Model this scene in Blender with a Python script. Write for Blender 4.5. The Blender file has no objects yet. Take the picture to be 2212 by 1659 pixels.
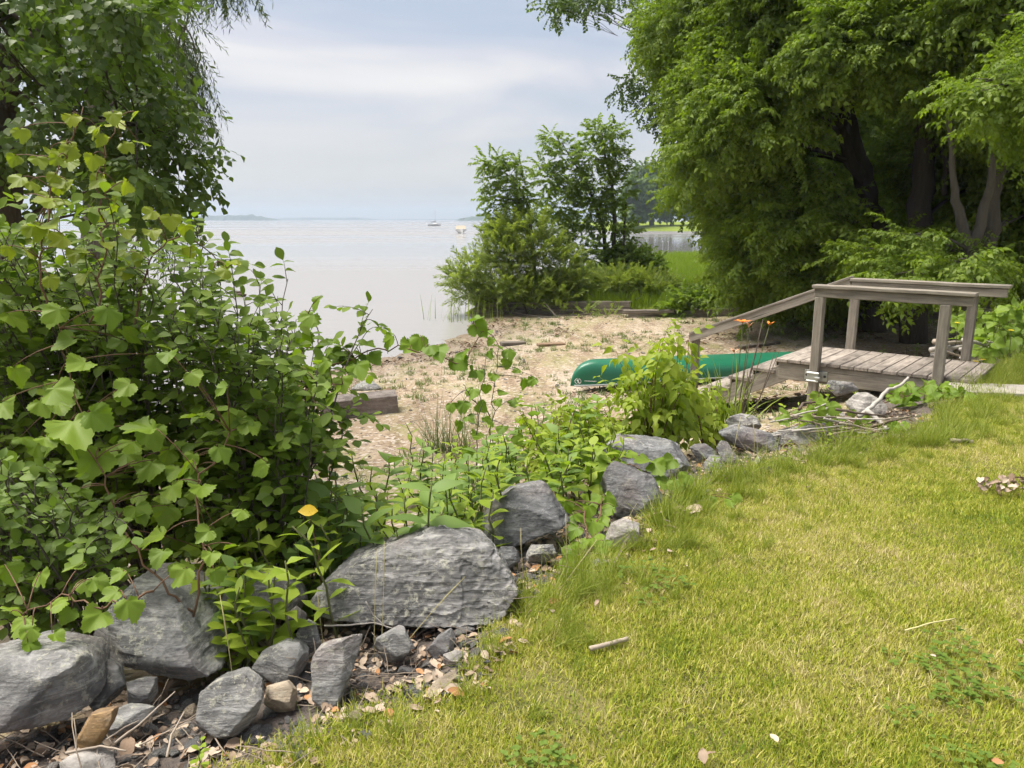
import bpy, bmesh, math, random
import numpy as np
from mathutils import Vector, Matrix, Euler, noise

random.seed(7); RNG = np.random.default_rng(7)
scene = bpy.context.scene
COL = scene.collection

# ------------------------------------------------------------------ camera, sky, sun, exposure
EYE = 1.6                                   # eye height over the lawn (lawn is z = 0)
FPX, CU, CV, PITCH = 1661.0, 1106.0, 829.5, math.atan(355.5 / 1661.0)
cam_d = bpy.data.cameras.new('camera'); cam = bpy.data.objects.new('camera', cam_d); COL.objects.link(cam)
cam_d.sensor_width = 36.0; cam_d.lens = FPX / 2212.0 * 36.0
cam_d.clip_start = 0.05; cam_d.clip_end = 20000
cam.location = (0, 0, EYE); cam.rotation_euler = (math.pi / 2 - PITCH, 0, 0)
scene.camera = cam

SUN_EL, SUN_AZ = math.radians(66), math.radians(-75)     # azimuth from +Y, to the left
sun_d = bpy.data.lights.new('sun', 'SUN'); sun = bpy.data.objects.new('sun', sun_d); COL.objects.link(sun)
sun_d.energy = 1.4; sun_d.angle = math.radians(35); sun_d.color = (1.0, 0.95, 0.86)
sun_dir = Vector((math.sin(SUN_AZ) * math.cos(SUN_EL), math.cos(SUN_AZ) * math.cos(SUN_EL), math.sin(SUN_EL)))
sun.rotation_euler = sun_dir.to_track_quat('Z', 'Y').to_euler()

scene.view_settings.view_transform = 'Standard'; scene.view_settings.look = 'None'
scene.view_settings.exposure = 2.42; scene.view_settings.gamma = 1.0
scene.cycles.use_denoising = True
scene.cycles.max_bounces = 8; scene.cycles.diffuse_bounces = 4; scene.cycles.transmission_bounces = 4
scene.cycles.volume_bounces = 0; scene.cycles.use_adaptive_sampling = True
scene.cycles.adaptive_threshold = 0.03

W = bpy.data.worlds.new('World'); scene.world = W; W.use_nodes = True
nt = W.node_tree; N = nt.nodes; L = nt.links
bg = N['Background']; bg.inputs['Strength'].default_value = 0.1
sky = N.new('ShaderNodeTexSky'); sky.sky_type = 'NISHITA'; sky.sun_disc = False
sky.sun_elevation = SUN_EL; sky.sun_rotation = SUN_AZ; sky.dust_density = 3.0
tc = N.new('ShaderNodeTexCoord'); sep = N.new('ShaderNodeSeparateXYZ'); L.new(tc.outputs['Generated'], sep.inputs[0])
def wmath(op, a, b=None, c=None):
    m = N.new('ShaderNodeMath'); m.operation = op
    for i, x in enumerate((a, b, c)):
        if x is None: continue
        if hasattr(x, 'links'): L.new(x, m.inputs[i])
        else: m.inputs[i].default_value = x
    return m.outputs[0]
mp = N.new('ShaderNodeMapping'); mp.vector_type = 'POINT'; mp.inputs['Rotation'].default_value = (0, math.radians(-17), 0)
mp.inputs['Scale'].default_value = (1.5, 1.2, 7.0); mp.inputs['Location'].default_value = (4.3, 2.4, 1.35)
L.new(tc.outputs['Generated'], mp.inputs[0])
def wnoise(scale, detail, rough, dist):
    n = N.new('ShaderNodeTexNoise'); n.inputs['Scale'].default_value = scale; n.inputs['Detail'].default_value = detail
    n.inputs['Roughness'].default_value = rough; n.inputs['Distortion'].default_value = dist
    L.new(mp.outputs[0], n.inputs['Vector']); return n.outputs['Fac']
def wramp(fac, stops):
    r = N.new('ShaderNodeValToRGB'); el = r.color_ramp.elements
    while len(el) < len(stops): el.new(0.5)
    for e, (p, c) in zip(el, stops): e.position = p; e.color = (*c, 1)
    L.new(fac, r.inputs[0]); return r.outputs[0]
n1 = wnoise(1.15, 5, 0.5, 0.5)
K = 1.66
def kc(r, g, b): return tuple(x for x in (r, g, b))
clouds = wramp(n1, [(0.38, kc(0.53, 0.60, 0.72)), (0.45, kc(0.63, 0.665, 0.755)), (0.51, kc(0.77, 0.755, 0.80)),
                    (0.56, kc(0.92, 0.885, 0.87)), (0.66, kc(1.10, 1.04, 0.98))])
# a hazy even veil near the horizon
hz = wramp(sep.outputs['Z'], [(0.0, (1, 1, 1)), (0.05, (0.75, 0.75, 0.75)), (0.12, (0.25, 0.25, 0.25)), (0.22, (0.0, 0.0, 0.0))])
mx = N.new('ShaderNodeMix'); mx.data_type = 'RGBA'; L.new(hz, mx.inputs['Factor'])
L.new(clouds, mx.inputs['A']); mx.inputs['B'].default_value = (0.69, 0.695, 0.69, 1)
gain = N.new('ShaderNodeMix'); gain.data_type = 'RGBA'; gain.blend_type = 'MULTIPLY'; gain.inputs['Factor'].default_value = 1
L.new(mx.outputs['Result'], gain.inputs['A']); gain.inputs['B'].default_value = (K, K, K, 1)
fin = N.new('ShaderNodeMix'); fin.data_type = 'RGBA'; fin.inputs['Factor'].default_value = 0.94
L.new(sky.outputs[0], fin.inputs['A']); L.new(gain.outputs['Result'], fin.inputs['B'])
L.new(fin.outputs['Result'], bg.inputs['Color'])

# ------------------------------------------------------------------ helpers
def ray(u, v):
    X = (u - CU) / FPX; Y = (CV - v) / FPX
    return Vector((X, math.cos(PITCH) + Y * math.sin(PITCH), -math.sin(PITCH) + Y * math.cos(PITCH)))
def G(u, v, z=0.0):
    d = ray(u, v); t = (z - EYE) / d.z
    return Vector((d.x * t, d.y * t, z))
def D(u, v, Y):
    d = ray(u, v); t = Y / d.y
    return Vector((d.x * t, Y, EYE + d.z * t))

def tag(o, label=None, cat=None, group=None, kind=None):
    if label: o['label'] = label
    if cat: o['category'] = cat
    if group: o['group'] = group
    if kind: o['kind'] = kind
    return o
def empty(name, loc, rz=0.0):
    o = bpy.data.objects.new(name, None); COL.objects.link(o); o.location = loc; o.rotation_euler.z = rz
    o.empty_display_size = 0.1
    return o
def mesh_obj(name, verts, faces, mat, parent=None, smooth=False, loc=None):
    me = bpy.data.meshes.new(name); me.from_pydata([tuple(v) for v in verts], [], [tuple(f) for f in faces]); me.update()
    if smooth: me.shade_smooth()
    if mat: me.materials.append(mat)
    o = bpy.data.objects.new(name, me); COL.objects.link(o)
    if parent: o.parent = parent
    if loc is not None: o.location = loc
    return o
def bm_obj(name, bm, mat, parent=None, smooth=False, loc=None):
    me = bpy.data.meshes.new(name); bm.to_mesh(me); bm.free()
    if smooth: me.shade_smooth()
    if mat: me.materials.append(mat)
    o = bpy.data.objects.new(name, me); COL.objects.link(o)
    if parent: o.parent = parent
    if loc is not None: o.location = loc
    return o
def link_mesh(name, me, parent=None, loc=(0, 0, 0), rot=(0, 0, 0), scl=(1, 1, 1)):
    o = bpy.data.objects.new(name, me); COL.objects.link(o); o.parent = parent
    o.location = loc; o.rotation_euler = rot; o.scale = scl
    return o
def box_bm(bm, x0, x1, y0, y1, z0, z1, bevel=0.0):
    vs = [bm.verts.new(p) for p in ((x0, y0, z0), (x1, y0, z0), (x1, y1, z0), (x0, y1, z0), (x0, y0, z1), (x1, y0, z1), (x1, y1, z1), (x0, y1, z1))]
    fs = [bm.faces.new([vs[i] for i in f]) for f in ((0, 3, 2, 1), (4, 5, 6, 7), (0, 1, 5, 4), (1, 2, 6, 5), (2, 3, 7, 6), (3, 0, 4, 7))]
    if bevel:
        es = list({e for f in fs for e in f.edges})
        bmesh.ops.bevel(bm, geom=es, offset=bevel, segments=1, affect='EDGES')
    return bm
def beam(name, a, b, w, h, mat, parent=None, bevel=0.006, up=(0, 0, 1)):
    """a squared timber from a to b, w wide (sideways), h tall; its object's X runs along the grain"""
    a = Vector(a); b = Vector(b); d = b - a; ln = d.length
    bm = bmesh.new(); box_bm(bm, 0, ln, -w / 2, w / 2, -h / 2, h / 2, bevel)
    # slight unevenness of weathered wood
    bmesh.ops.subdivide_edges(bm, edges=[e for e in bm.edges if abs((e.verts[0].co - e.verts[1].co).x) > ln * 0.7], cuts=max(1, int(ln / 0.25)))
    sd = random.random() * 50
    for v in bm.verts:
        n = noise.noise_vector(Vector((v.co.x * 3 + sd, sd, 0)))
        v.co += Vector((0, n.y, n.z)) * 0.004
    o = bm_obj(name, bm, mat, parent)
    x = d.normalized(); y = Vector(up).cross(x).normalized(); z = x.cross(y)
    o.matrix_basis = Matrix.Translation(a) @ Matrix((x, y, z)).transposed().to_4x4()
    return o
def tube_data(pts, radii, seg=7, cap=True):
    pts = [Vector(p) for p in pts]; vs = []; fs = []
    prev = None
    for i, p in enumerate(pts):
        t = (pts[min(i + 1, len(pts) - 1)] - pts[max(i - 1, 0)]).normalized()
        if prev is None: s = t.orthogonal().normalized()
        else:
            s = prev - t * prev.dot(t)
            s = s.normalized() if s.length > 1e-5 else t.orthogonal().normalized()
        prev = s; b = t.cross(s)
        for k in range(seg):
            a = 2 * math.pi * k / seg
            vs.append(p + (s * math.cos(a) + b * math.sin(a)) * radii[i])
    for i in range(len(pts) - 1):
        for k in range(seg):
            fs.append((i * seg + k, i * seg + (k + 1) % seg, (i + 1) * seg + (k + 1) % seg, (i + 1) * seg + k))
    if cap:
        fs.append(tuple(range(seg - 1, -1, -1))); n = (len(pts) - 1) * seg; fs.append(tuple(range(n, n + seg)))
    return vs, fs
def tubes_obj(name, list_of, mat, parent=None, off=Vector((0, 0, 0)), seg=6):
    V = []; F = []
    for pts, rad in list_of:
        v, f = tube_data(pts, rad, seg); n = len(V)
        V += [p - off for p in v]; F += [tuple(i + n for i in q) for q in f]
    return mesh_obj(name, V, F, mat, parent, smooth=True)

# materials ---------------------------------------------------------
class NB:
    """small node builder"""
    def __init__(s, name):
        s.m = bpy.data.materials.new(name); s.m.use_nodes = True
        s.t = s.m.node_tree; s.n = s.t.nodes; s.l = s.t.links
        s.bsdf = s.n['Principled BSDF']; s.out = s.n['Material Output']
    def node(s, k, **kw):
        n = s.n.new(k)
        for a, b in kw.items(): setattr(n, a, b)
        return n
    def put(s, sock, x):
        if hasattr(x, 'links'): s.l.new(x, sock)
        else: sock.default_value = x
    def coord(s, kind='Object', scale=(1, 1, 1), rot=(0, 0, 0), rnd=False):
        if kind == 'World': src = s.node('ShaderNodeNewGeometry').outputs['Position']
        else: src = s.node('ShaderNodeTexCoord').outputs[kind]
        m = s.node('ShaderNodeMapping'); m.inputs['Scale'].default_value = scale; m.inputs['Rotation'].default_value = rot
        s.l.new(src, m.inputs[0])
        if rnd:
            oi = s.node('ShaderNodeObjectInfo'); mm = s.node('ShaderNodeMath', operation='MULTIPLY'); s.l.new(oi.outputs['Random'], mm.inputs[0]); mm.inputs[1].default_value = 37.0
            c = s.node('ShaderNodeCombineXYZ')
            for i in range(3): s.l.new(mm.outputs[0], c.inputs[i])
            s.l.new(c.outputs[0], m.inputs['Location'])
        return m.outputs[0]
    def noise(s, vec, scale, detail=4, rough=0.55, dist=0.0):
        n = s.node('ShaderNodeTexNoise'); s.put(n.inputs['Vector'], vec); n.inputs['Scale'].default_value = scale
        n.inputs['Detail'].default_value = detail; n.inputs['Roughness'].default_value = rough; n.inputs['Distortion'].default_value = dist
        return n.outputs['Fac']
    def voro(s, vec, scale, feature='F1', out='Distance'):
        n = s.node('ShaderNodeTexVoronoi', feature=feature); s.put(n.inputs['Vector'], vec); n.inputs['Scale'].default_value = scale
        return n.outputs[out]
    def ramp(s, fac, stops, interp='LINEAR'):
        r = s.node('ShaderNodeValToRGB'); el = r.color_ramp.elements; r.color_ramp.interpolation = interp
        while len(el) < len(stops): el.new(0.5)
        for e, (p, c) in zip(el, stops):
            e.position = p; c = (c, c, c) if not hasattr(c, '__len__') else c; e.color = (*c, 1)
        s.put(r.inputs[0], fac); return r.outputs[0]
    def mix(s, f, a, b, mode='MIX'):
        n = s.node('ShaderNodeMix', data_type='RGBA', blend_type=mode); s.put(n.inputs['Factor'], f)
        for k, x in (('A', a), ('B', b)): s.put(n.inputs[k], (*x, 1) if isinstance(x, tuple) and len(x) == 3 else x)
        return n.outputs['Result']
    def math(s, op, a, b=0.0, clamp=False):
        n = s.node('ShaderNodeMath', operation=op); n.use_clamp = clamp; s.put(n.inputs[0], a); s.put(n.inputs[1], b); return n.outputs[0]
    def bump(s, h, strength=0.5, dist=0.01):
        b = s.node('ShaderNodeBump'); b.inputs['Strength'].default_value = strength; b.inputs['Distance'].default_value = dist
        s.put(b.inputs['Height'], h); s.l.new(b.outputs[0], s.bsdf.inputs['Normal']); return b.outputs[0]
    def base(s, c, rough=0.7, spec=0.3, metal=0.0):
        s.put(s.bsdf.inputs['Base Color'], (*c, 1) if isinstance(c, tuple) and len(c) == 3 else c)
        s.put(s.bsdf.inputs['Roughness'], rough); s.bsdf.inputs['Specular IOR Level'].default_value = spec
        s.bsdf.inputs['Metallic'].default_value = metal
        return s.m

def leaf_mat(name, dark, light, trans=0.38, rough=0.45, spots=0.0, spec=0.35):
    b = NB(name)
    at = b.node('ShaderNodeAttribute'); at.attribute_name = 'rnd'; oi = b.node('ShaderNodeObjectInfo')
    r = b.math('FRACT', b.math('ADD', at.outputs['Fac'], oi.outputs['Random']))
    w = b.noise(b.coord('World'), 1.3, 2)
    f = b.math('ADD', b.math('MULTIPLY', r, 0.75), b.math('MULTIPLY', w, 0.35), True)
    c = b.mix(f, dark, light)
    if spots:
        nz = b.noise(b.coord('Object'), 30, 3)
        c = b.mix(b.math('MULTIPLY', b.ramp(nz, [(0.6, 0.0), (0.68, 1.0)]), spots), c, (0.22, 0.16, 0.05))
    b.base(c, rough, spec)
    tr = b.node('ShaderNodeBsdfTranslucent'); hue = b.mix(1.0, c, (1.15, 1.25, 0.45), 'MULTIPLY'); b.l.new(hue, tr.inputs[0])
    ms = b.node('ShaderNodeMixShader'); ms.inputs[0].default_value = trans
    b.l.new(b.bsdf.outputs[0], ms.inputs[1]); b.l.new(tr.outputs[0], ms.inputs[2]); b.l.new(ms.outputs[0], b.out.inputs[0])
    return b.m

def rock_mat(name, a, c, lichen=0.5, strata=1.0, vein=0.6):
    b = NB(name); v = b.coord('Object', rnd=True)
    oi = b.node('ShaderNodeObjectInfo')
    n = b.noise(v, 6, 9, 0.68, 0.4); col = b.mix(b.ramp(n, [(0.38, 0.0), (0.62, 1.0)]), tuple(x * 0.72 for x in a), tuple(x * 1.1 for x in c))
    vs = b.coord('Object', (1.6, 2.5, 20.0), (0.25, 0.35, 0), True); st = b.noise(vs, 1.8, 8, 0.7, 0.7)
    col = b.mix(b.math('MULTIPLY', b.ramp(st, [(0.38, 1.0), (0.5, 0.2), (0.56, 0.0)]), 0.6 * min(1, strata)), col, tuple(x * 0.45 for x in a))
    col = b.mix(b.math('MULTIPLY', b.ramp(st, [(0.53, 0.0), (0.62, 1.0)]), 0.75), col, tuple(min(1, x * 1.45) for x in c))
    tint = b.noise(v, 2.6, 4); col = b.mix(b.math('MULTIPLY', b.ramp(tint, [(0.5, 0.0), (0.68, 1.0)]), 0.55), col, (0.21, 0.165, 0.155))
    ln = b.noise(v, 30, 5, 0.75); lm = b.noise(v, 5, 4, 0.6)
    lf = b.math('MULTIPLY', b.ramp(ln, [(0.53, 0.0), (0.58, 1.0)]), b.ramp(lm, [(0.42, 0.0), (0.58, 1.0)]))
    col = b.mix(b.math('MULTIPLY', lf, min(1, lichen * 1.6)), col, (0.43, 0.42, 0.34))
    vv = b.coord('Object', (1.3, 3.0, 6.0), (0.6, 0.3, 0.4), True); vn = b.noise(vv, 2.3, 4, 0.5, 1.2)
    vf = b.ramp(vn, [(0.488, 0.0), (0.5, 1.0), (0.512, 0.0)]); col = b.mix(b.math('MULTIPLY', vf, vein * 0.5), col, (0.45, 0.45, 0.44))
    col = b.mix(1.0, col, b.ramp(oi.outputs['Random'], [(0, 0.85), (1, 1.2)]), 'MULTIPLY')
    h = b.math('ADD', b.math('MULTIPLY', st, 0.9 * strata), b.math('MULTIPLY', b.noise(v, 30, 8, 0.75), 0.7))
    h = b.math('ADD', h, b.math('MULTIPLY', b.voro(b.coord('Object', (3, 3, 6), (0.4, 0.2, 0.1), True), 4.0), 0.5))
    b.bump(h, 0.9, 0.022)
    return b.base(col, 0.78, 0.3)

def wood_mat(name, a, c, stain=0.5, scale=1.0):
    b = NB(name)
    v = b.coord('Object', (1.2 * scale, 22 * scale, 22 * scale), (0, 0, 0), True)
    g = b.noise(v, 2.2, 6, 0.6, 0.4); col = b.mix(b.ramp(g, [(0.3, 0.0), (0.7, 1.0)]), a, c)
    sp = b.noise(b.coord('Object', (2, 6, 6), (0, 0, 0), True), 2.0, 5, 0.6)
    col = b.mix(b.math('MULTIPLY', b.ramp(sp, [(0.45, 0.0), (0.68, 1.0)]), stain), col, tuple(x * 0.45 for x in a))
    oi = b.node('ShaderNodeObjectInfo'); col = b.mix(1.0, col, b.ramp(oi.outputs['Random'], [(0, 0.78), (1, 1.18)]), 'MULTIPLY')
    crack = b.ramp(b.noise(b.coord('Object', (0.5, 40, 40), (0, 0, 0), True), 1.5, 3, 0.5, 0.3), [(0.28, 0.0), (0.36, 1.0)])
    col = b.mix(b.math('SUBTRACT', 1.0, crack), col, tuple(x * 0.35 for x in a))
    b.bump(b.math('ADD', g, crack), 0.6, 0.004)
    return b.base(col, 0.85, 0.2)

def plain(name, c, rough=0.6, spec=0.4, metal=0.0, var=0.15, scale=8):
    b = NB(name); n = b.noise(b.coord('Object', rnd=True), scale, 4)
    col = b.mix(n, tuple(x * (1 - var) for x in c), tuple(min(1, x * (1 + var)) for x in c))
    return b.base(col, rough, spec, metal)

# unlinked source objects for scattering
def source_set(name, meshes):
    c = bpy.data.collections.new(name)
    for i, me in enumerate(meshes):
        o = bpy.data.objects.new('%s_%02d' % (name, i), me); c.objects.link(o)
    return c
def _scatter_group():
    g = bpy.data.node_groups.new('scatter', 'GeometryNodeTree')
    g.interface.new_socket('Geometry', in_out='INPUT', socket_type='NodeSocketGeometry')
    g.interface.new_socket('Sources', in_out='INPUT', socket_type='NodeSocketCollection')
    g.interface.new_socket('Geometry', in_out='OUTPUT', socket_type='NodeSocketGeometry')
    i = g.nodes.new('NodeGroupInput'); o = g.nodes.new('NodeGroupOutput')
    ci = g.nodes.new('GeometryNodeCollectionInfo'); ci.inputs['Separate Children'].default_value = True; ci.inputs['Reset Children'].default_value = True
    ip = g.nodes.new('GeometryNodeInstanceOnPoints'); ip.inputs['Pick Instance'].default_value = True
    def at(nm, ty):
        n = g.nodes.new('GeometryNodeInputNamedAttribute'); n.data_type = ty; n.inputs['Name'].default_value = nm
        return next(s for s in n.outputs if s.enabled and s.name == 'Attribute')
    l = g.links
    l.new(i.outputs['Geometry'], ip.inputs['Points']); l.new(i.outputs['Sources'], ci.inputs['Collection'])
    l.new(ci.outputs[0], ip.inputs['Instance']); l.new(at('idx', 'INT'), ip.inputs['Instance Index'])
    er = g.nodes.new('FunctionNodeEulerToRotation'); l.new(at('rot', 'FLOAT_VECTOR'), er.inputs[0]); l.new(er.outputs[0], ip.inputs['Rotation'])
    l.new(at('scl', 'FLOAT'), ip.inputs['Scale']); l.new(ip.outputs[0], o.inputs[0])
    return g
SCATTER = _scatter_group()
SCAT_ID = SCATTER.interface.items_tree['Sources'].identifier
def scatter(name, pts, rots, scls, idx, sources, parent=None, off=(0, 0, 0)):
    me = bpy.data.meshes.new(name); n = len(pts)
    pts = np.asarray(pts, dtype=np.float32) - np.asarray(off, dtype=np.float32)
    me.vertices.add(n); me.vertices.foreach_set('co', pts.ravel())
    a = me.attributes.new('rot', 'FLOAT_VECTOR', 'POINT'); a.data.foreach_set('vector', np.asarray(rots, dtype=np.float32).ravel())
    a = me.attributes.new('scl', 'FLOAT', 'POINT'); a.data.foreach_set('value', np.asarray(scls, dtype=np.float32))
    a = me.attributes.new('idx', 'INT', 'POINT'); a.data.foreach_set('value', np.asarray(idx, dtype=np.int32))
    me.update()
    o = bpy.data.objects.new(name, me); COL.objects.link(o)
    if parent: o.parent = parent
    m = o.modifiers.new('scatter', 'NODES'); m.node_group = SCATTER; m[SCAT_ID] = sources
    return o
def frame(d, n):
    y = Vector(d).normalized(); x = y.cross(Vector(n))
    if x.length < 1e-4: x = y.orthogonal()
    x.normalize(); z = x.cross(y)
    return Matrix((x, y, z)).transposed()
# ------------------------------------------------------------------ the ground
LAKE_Z = -1.2
EDGE = np.array([(-6, -3), (-2.6, 0.6), (-1.35, 1.65), (-0.80, 1.98), (-0.46, 2.26), (-0.20, 2.43), (-0.02, 2.66), (0.06, 2.96), (0.24, 3.2), (0.52, 3.52), (0.80, 3.88),
                 (1.18, 4.45), (1.66, 4.84), (2.12, 5.12), (2.70, 5.33), (3.30, 5.72), (3.72, 6.4), (4.35, 7.1), (5.0, 7.95), (5.9, 8.75), (8, 10.2), (14, 12.5), (60, 22), (400, 30)])
SHORE = np.array([(-60, -60), (-14, -4), (-9, 4), (-6.3, 9.3), (-3.6, 14.3), (-2.48, 15.83), (-1.65, 17.35), (-1.2, 19.2), (-0.9, 21.9), (-1.5, 23.5), (-0.9, 26.5), (1.5, 31),
                  (5.0, 38), (7.5, 44.0), (12, 46), (20, 52), (30, 70), (60, 110), (400, 130)])
WALL = np.array([(-1.3, 23.2), (0.47, 22.75), (3.3, 21.5), (5.94, 19.7), (8.3, 19.0), (12, 17.2), (20, 15.5), (60, 24)])

def sdist(P, x, y):
    """signed distance to polyline, + on its right-hand side"""
    best = np.full(x.shape, 1e9); sg = np.ones(x.shape)
    for (x0, y0), (x1, y1) in zip(P[:-1], P[1:]):
        dx, dy = x1 - x0, y1 - y0; L2 = dx * dx + dy * dy
        t = np.clip(((x - x0) * dx + (y - y0) * dy) / L2, 0, 1)
        ex, ey = x - (x0 + t * dx), y - (y0 + t * dy); d = np.hypot(ex, ey)
        s = np.where(dx * (y - y0) - dy * (x - x0) > 0, -1.0, 1.0)
        m = d < best; best = np.where(m, d, best); sg = np.where(m, s, sg)
    return best * sg
def interp(x, xs, ys): return np.interp(x, xs, ys)
def vnoise(x, y, s, seed=0):
    """cheap smooth value noise"""
    x = x * s + seed * 17.3; y = y * s + seed * 9.1
    xi = np.floor(x).astype(int); yi = np.floor(y).astype(int); fx = x - xi; fy = y - yi
    fx = fx * fx * (3 - 2 * fx); fy = fy * fy * (3 - 2 * fy)
    def h(a, b):
        n = (a * 374761393 + b * 668265263 + seed * 144665) & 0x7fffffff
        n = ((n ^ (n >> 13)) * 1274126177) & 0x7fffffff
        return ((n ^ (n >> 16)) & 0xffff) / 65535.0
    return (h(xi, yi) * (1 - fx) + h(xi + 1, yi) * fx) * (1 - fy) + (h(xi, yi + 1) * (1 - fx) + h(xi + 1, yi + 1) * fx) * fy
def ground_z(x, y):
    x = np.asarray(x, float); y = np.asarray(y, float)
    s = sdist(EDGE, x, y); w = sdist(SHORE, x, y); q = -sdist(WALL, x, y)
    bank = interp(s, [-40, -3.6, -2.8, -1.8, -0.9, -0.45, -0.12, 0.25, 3], [-6, -1.0, -0.78, -0.50, -0.24, -0.13, -0.06, 0.0, 0.0])
    beach = interp(w, [-400, -20, -3, 0, 3.0, 7.0, 12, 60], [-8, -4, -1.55, LAKE_Z, -1.05, -0.82, -0.72, -0.5])
    beach = beach + 0.03 * (vnoise(x, y, 1.1, 1) - 0.5) + 0.02 * (vnoise(x, y, 4.0, 2) - 0.5)
    land = np.maximum(bank, beach)
    pen = interp(q, [-1, -0.12, 0.12, 2, 10, 30], [-9, -9, -0.72, -0.66, -0.55, -0.5]) + 0.10 * (vnoise(x, y, 0.4, 5) - 0.5)
    pen = pen + interp(w, [-1, 0.0, 0.8, 2], [-3.0, -0.5, -0.06, 0.0])
    z = np.where((q > -0.12) & (s < -2.0), np.maximum(land, pen), land)
    z = z + np.where(s > -0.3, 0.02 * (vnoise(x, y, 0.9, 3) - 0.5), 0.0) + np.where((s < 0) & (s > -2.2), 0.06 * (vnoise(x, y, 3.0, 4) - 0.5), 0)
    return z
def gz(x, y): return float(ground_z(np.array([x]), np.array([y]))[0])
def lin(a, b, s): return list(np.arange(a, b, s))
gx = [-400, -200, -100, -60] + lin(-40, -12, 4) + lin(-12, -4, 0.4) + lin(-4, 7, 0.07) + lin(7, 16, 0.3) + lin(16, 40, 2.0) + [40, 60, 100, 200, 400]
gy = [-60, -30, -12, -6, -3, -1] + lin(0, 1.6, 0.2) + lin(1.6, 13, 0.07) + lin(13, 30, 0.16) + lin(30, 60, 0.7) + [60, 70, 90, 130]
XX, YY = np.meshgrid(np.array(gx), np.array(gy)); ZZ = ground_z(XX, YY)
nx, ny = len(gx), len(gy)
fcx = (XX[:-1, :-1] + XX[1:, 1:]) / 2; fcy = (YY[:-1, :-1] + YY[1:, 1:]) / 2
jig = 0.16 * (vnoise(fcx, fcy, 2.3, 8) - 0.5) + 0.10 * (vnoise(fcx, fcy, 7, 9) - 0.5)
fs_ = sdist(EDGE, fcx, fcy) + jig; fq = -sdist(WALL, fcx, fcy)
zone = np.full(fcx.shape, 2)                      # beach
zone[fs_ > -0.95] = 1; zone[fs_ > 0.0] = 0; zone[(fs_ < -2.0) & (fq > 0.0)] = 3
zone[(zone == 1) & (fcx > 6.5)] = 2

def mat_lawn():
    b = NB('thatch'); v = b.coord('World')
    c = b.mix(b.ramp(b.noise(v, 2.5, 5), [(0.35, 0.0), (0.65, 1.0)]), (0.12, 0.13, 0.035), (0.25, 0.22, 0.09))
    c = b.mix(b.math('MULTIPLY', b.noise(v, 45, 3), 0.6), c, (0.07, 0.06, 0.03)); b.bump(b.noise(v, 60, 4), 0.8, 0.02)
    return b.base(c, 0.95, 0.1)
def mat_bed():
    b = NB('bank_soil'); v = b.coord('World')
    c = b.mix(b.noise(v, 9, 6, 0.7), (0.15, 0.12, 0.10), (0.33, 0.265, 0.215))
    c = b.mix(b.ramp(b.voro(v, 38, out='Distance'), [(0.0, 0.0), (0.6, 0.6)]), c, (0.11, 0.10, 0.10)); b.bump(b.noise(v, 50, 6, 0.7), 1.0, 0.03)
    return b.base(c, 0.95, 0.15)
def mat_beach():
    b = NB('beach_sand'); v = b.coord('World')
    vb = b.coord('World', (1, 0.22, 1), (0, 0, math.radians(32)))           # bands that follow the waterline
    c = b.mix(b.ramp(b.noise(v, 1.1, 6, 0.62), [(0.3, 0.0), (0.7, 1.0)]), (0.26, 0.195, 0.125), (0.40, 0.31, 0.215))
    shell = b.ramp(b.noise(vb, 1.25, 6, 0.62, 0.5), [(0.50, 0.0), (0.60, 1.0)])
    grit = b.ramp(b.noise(v, 55, 4, 0.75), [(0.42, 0.0), (0.6, 1.0)])
    c = b.mix(b.math('MULTIPLY', shell, b.math('ADD', 0.18, b.math('MULTIPLY', grit, 0.5))), c, (0.54, 0.47, 0.39))
    wr = b.math('MULTIPLY', b.ramp(b.noise(vb, 1.9, 7, 0.7, 0.8), [(0.50, 0.0), (0.60, 1.0)]), b.ramp(b.noise(v, 14, 5, 0.75), [(0.4, 0.0), (0.55, 1.0)]))
    c = b.mix(b.math('MULTIPLY', wr, 0.85), c, (0.15, 0.095, 0.06))
    al = b.math('MULTIPLY', b.ramp(b.noise(b.coord('World', (1, 0.4, 1), (0, 0, 0.7)), 1.7, 5, 0.6), [(0.47, 0.0), (0.62, 1.0)]), 0.65)
    c = b.mix(al, c, (0.25, 0.24, 0.10))
    pb = b.voro(v, 26, out='Color'); pr = b.node('ShaderNodeSeparateColor'); b.l.new(pb, pr.inputs[0])
    c = b.mix(b.ramp(pr.outputs[0], [(0.86, 0.0), (0.90, 0.8)]), c, (0.52, 0.46, 0.40)); c = b.mix(b.ramp(pr.outputs[1], [(0.90, 0.0), (0.93, 0.8)]), c, (0.13, 0.10, 0.085))
    sz = b.node('ShaderNodeSeparateXYZ'); b.l.new(b.node('ShaderNodeNewGeometry').outputs['Position'], sz.inputs[0])
    zr = b.node('ShaderNodeMapRange'); b.l.new(sz.outputs[2], zr.inputs[0])
    for i, x in ((1, -1.24), (2, -1.07), (3, 1.0), (4, 0.0)): zr.inputs[i].default_value = x
    wet = zr.outputs[0]
    c = b.mix(b.math('MULTIPLY', wet, 0.85), c, (0.13, 0.10, 0.07))
    b.bump(b.math('ADD', b.noise(v, 40, 6, 0.75), b.math('MULTIPLY', b.noise(v, 7, 4), 1.4)), 0.6, 0.03)
    return b.base(c, b.math('SUBTRACT', 0.92, b.math('MULTIPLY', wet, 0.4)), 0.25)
def mat_meadow():
    b = NB('meadow_soil'); v = b.coord('World')
    c = b.mix(b.noise(v, 1.2, 5), (0.15, 0.21, 0.03), (0.25, 0.31, 0.045)); b.bump(b.noise(v, 12, 5), 1.0, 0.15)
    return b.base(c, 0.95, 0.1)
MATS_G = [mat_lawn(), mat_bed(), mat_beach(), mat_meadow()]
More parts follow.
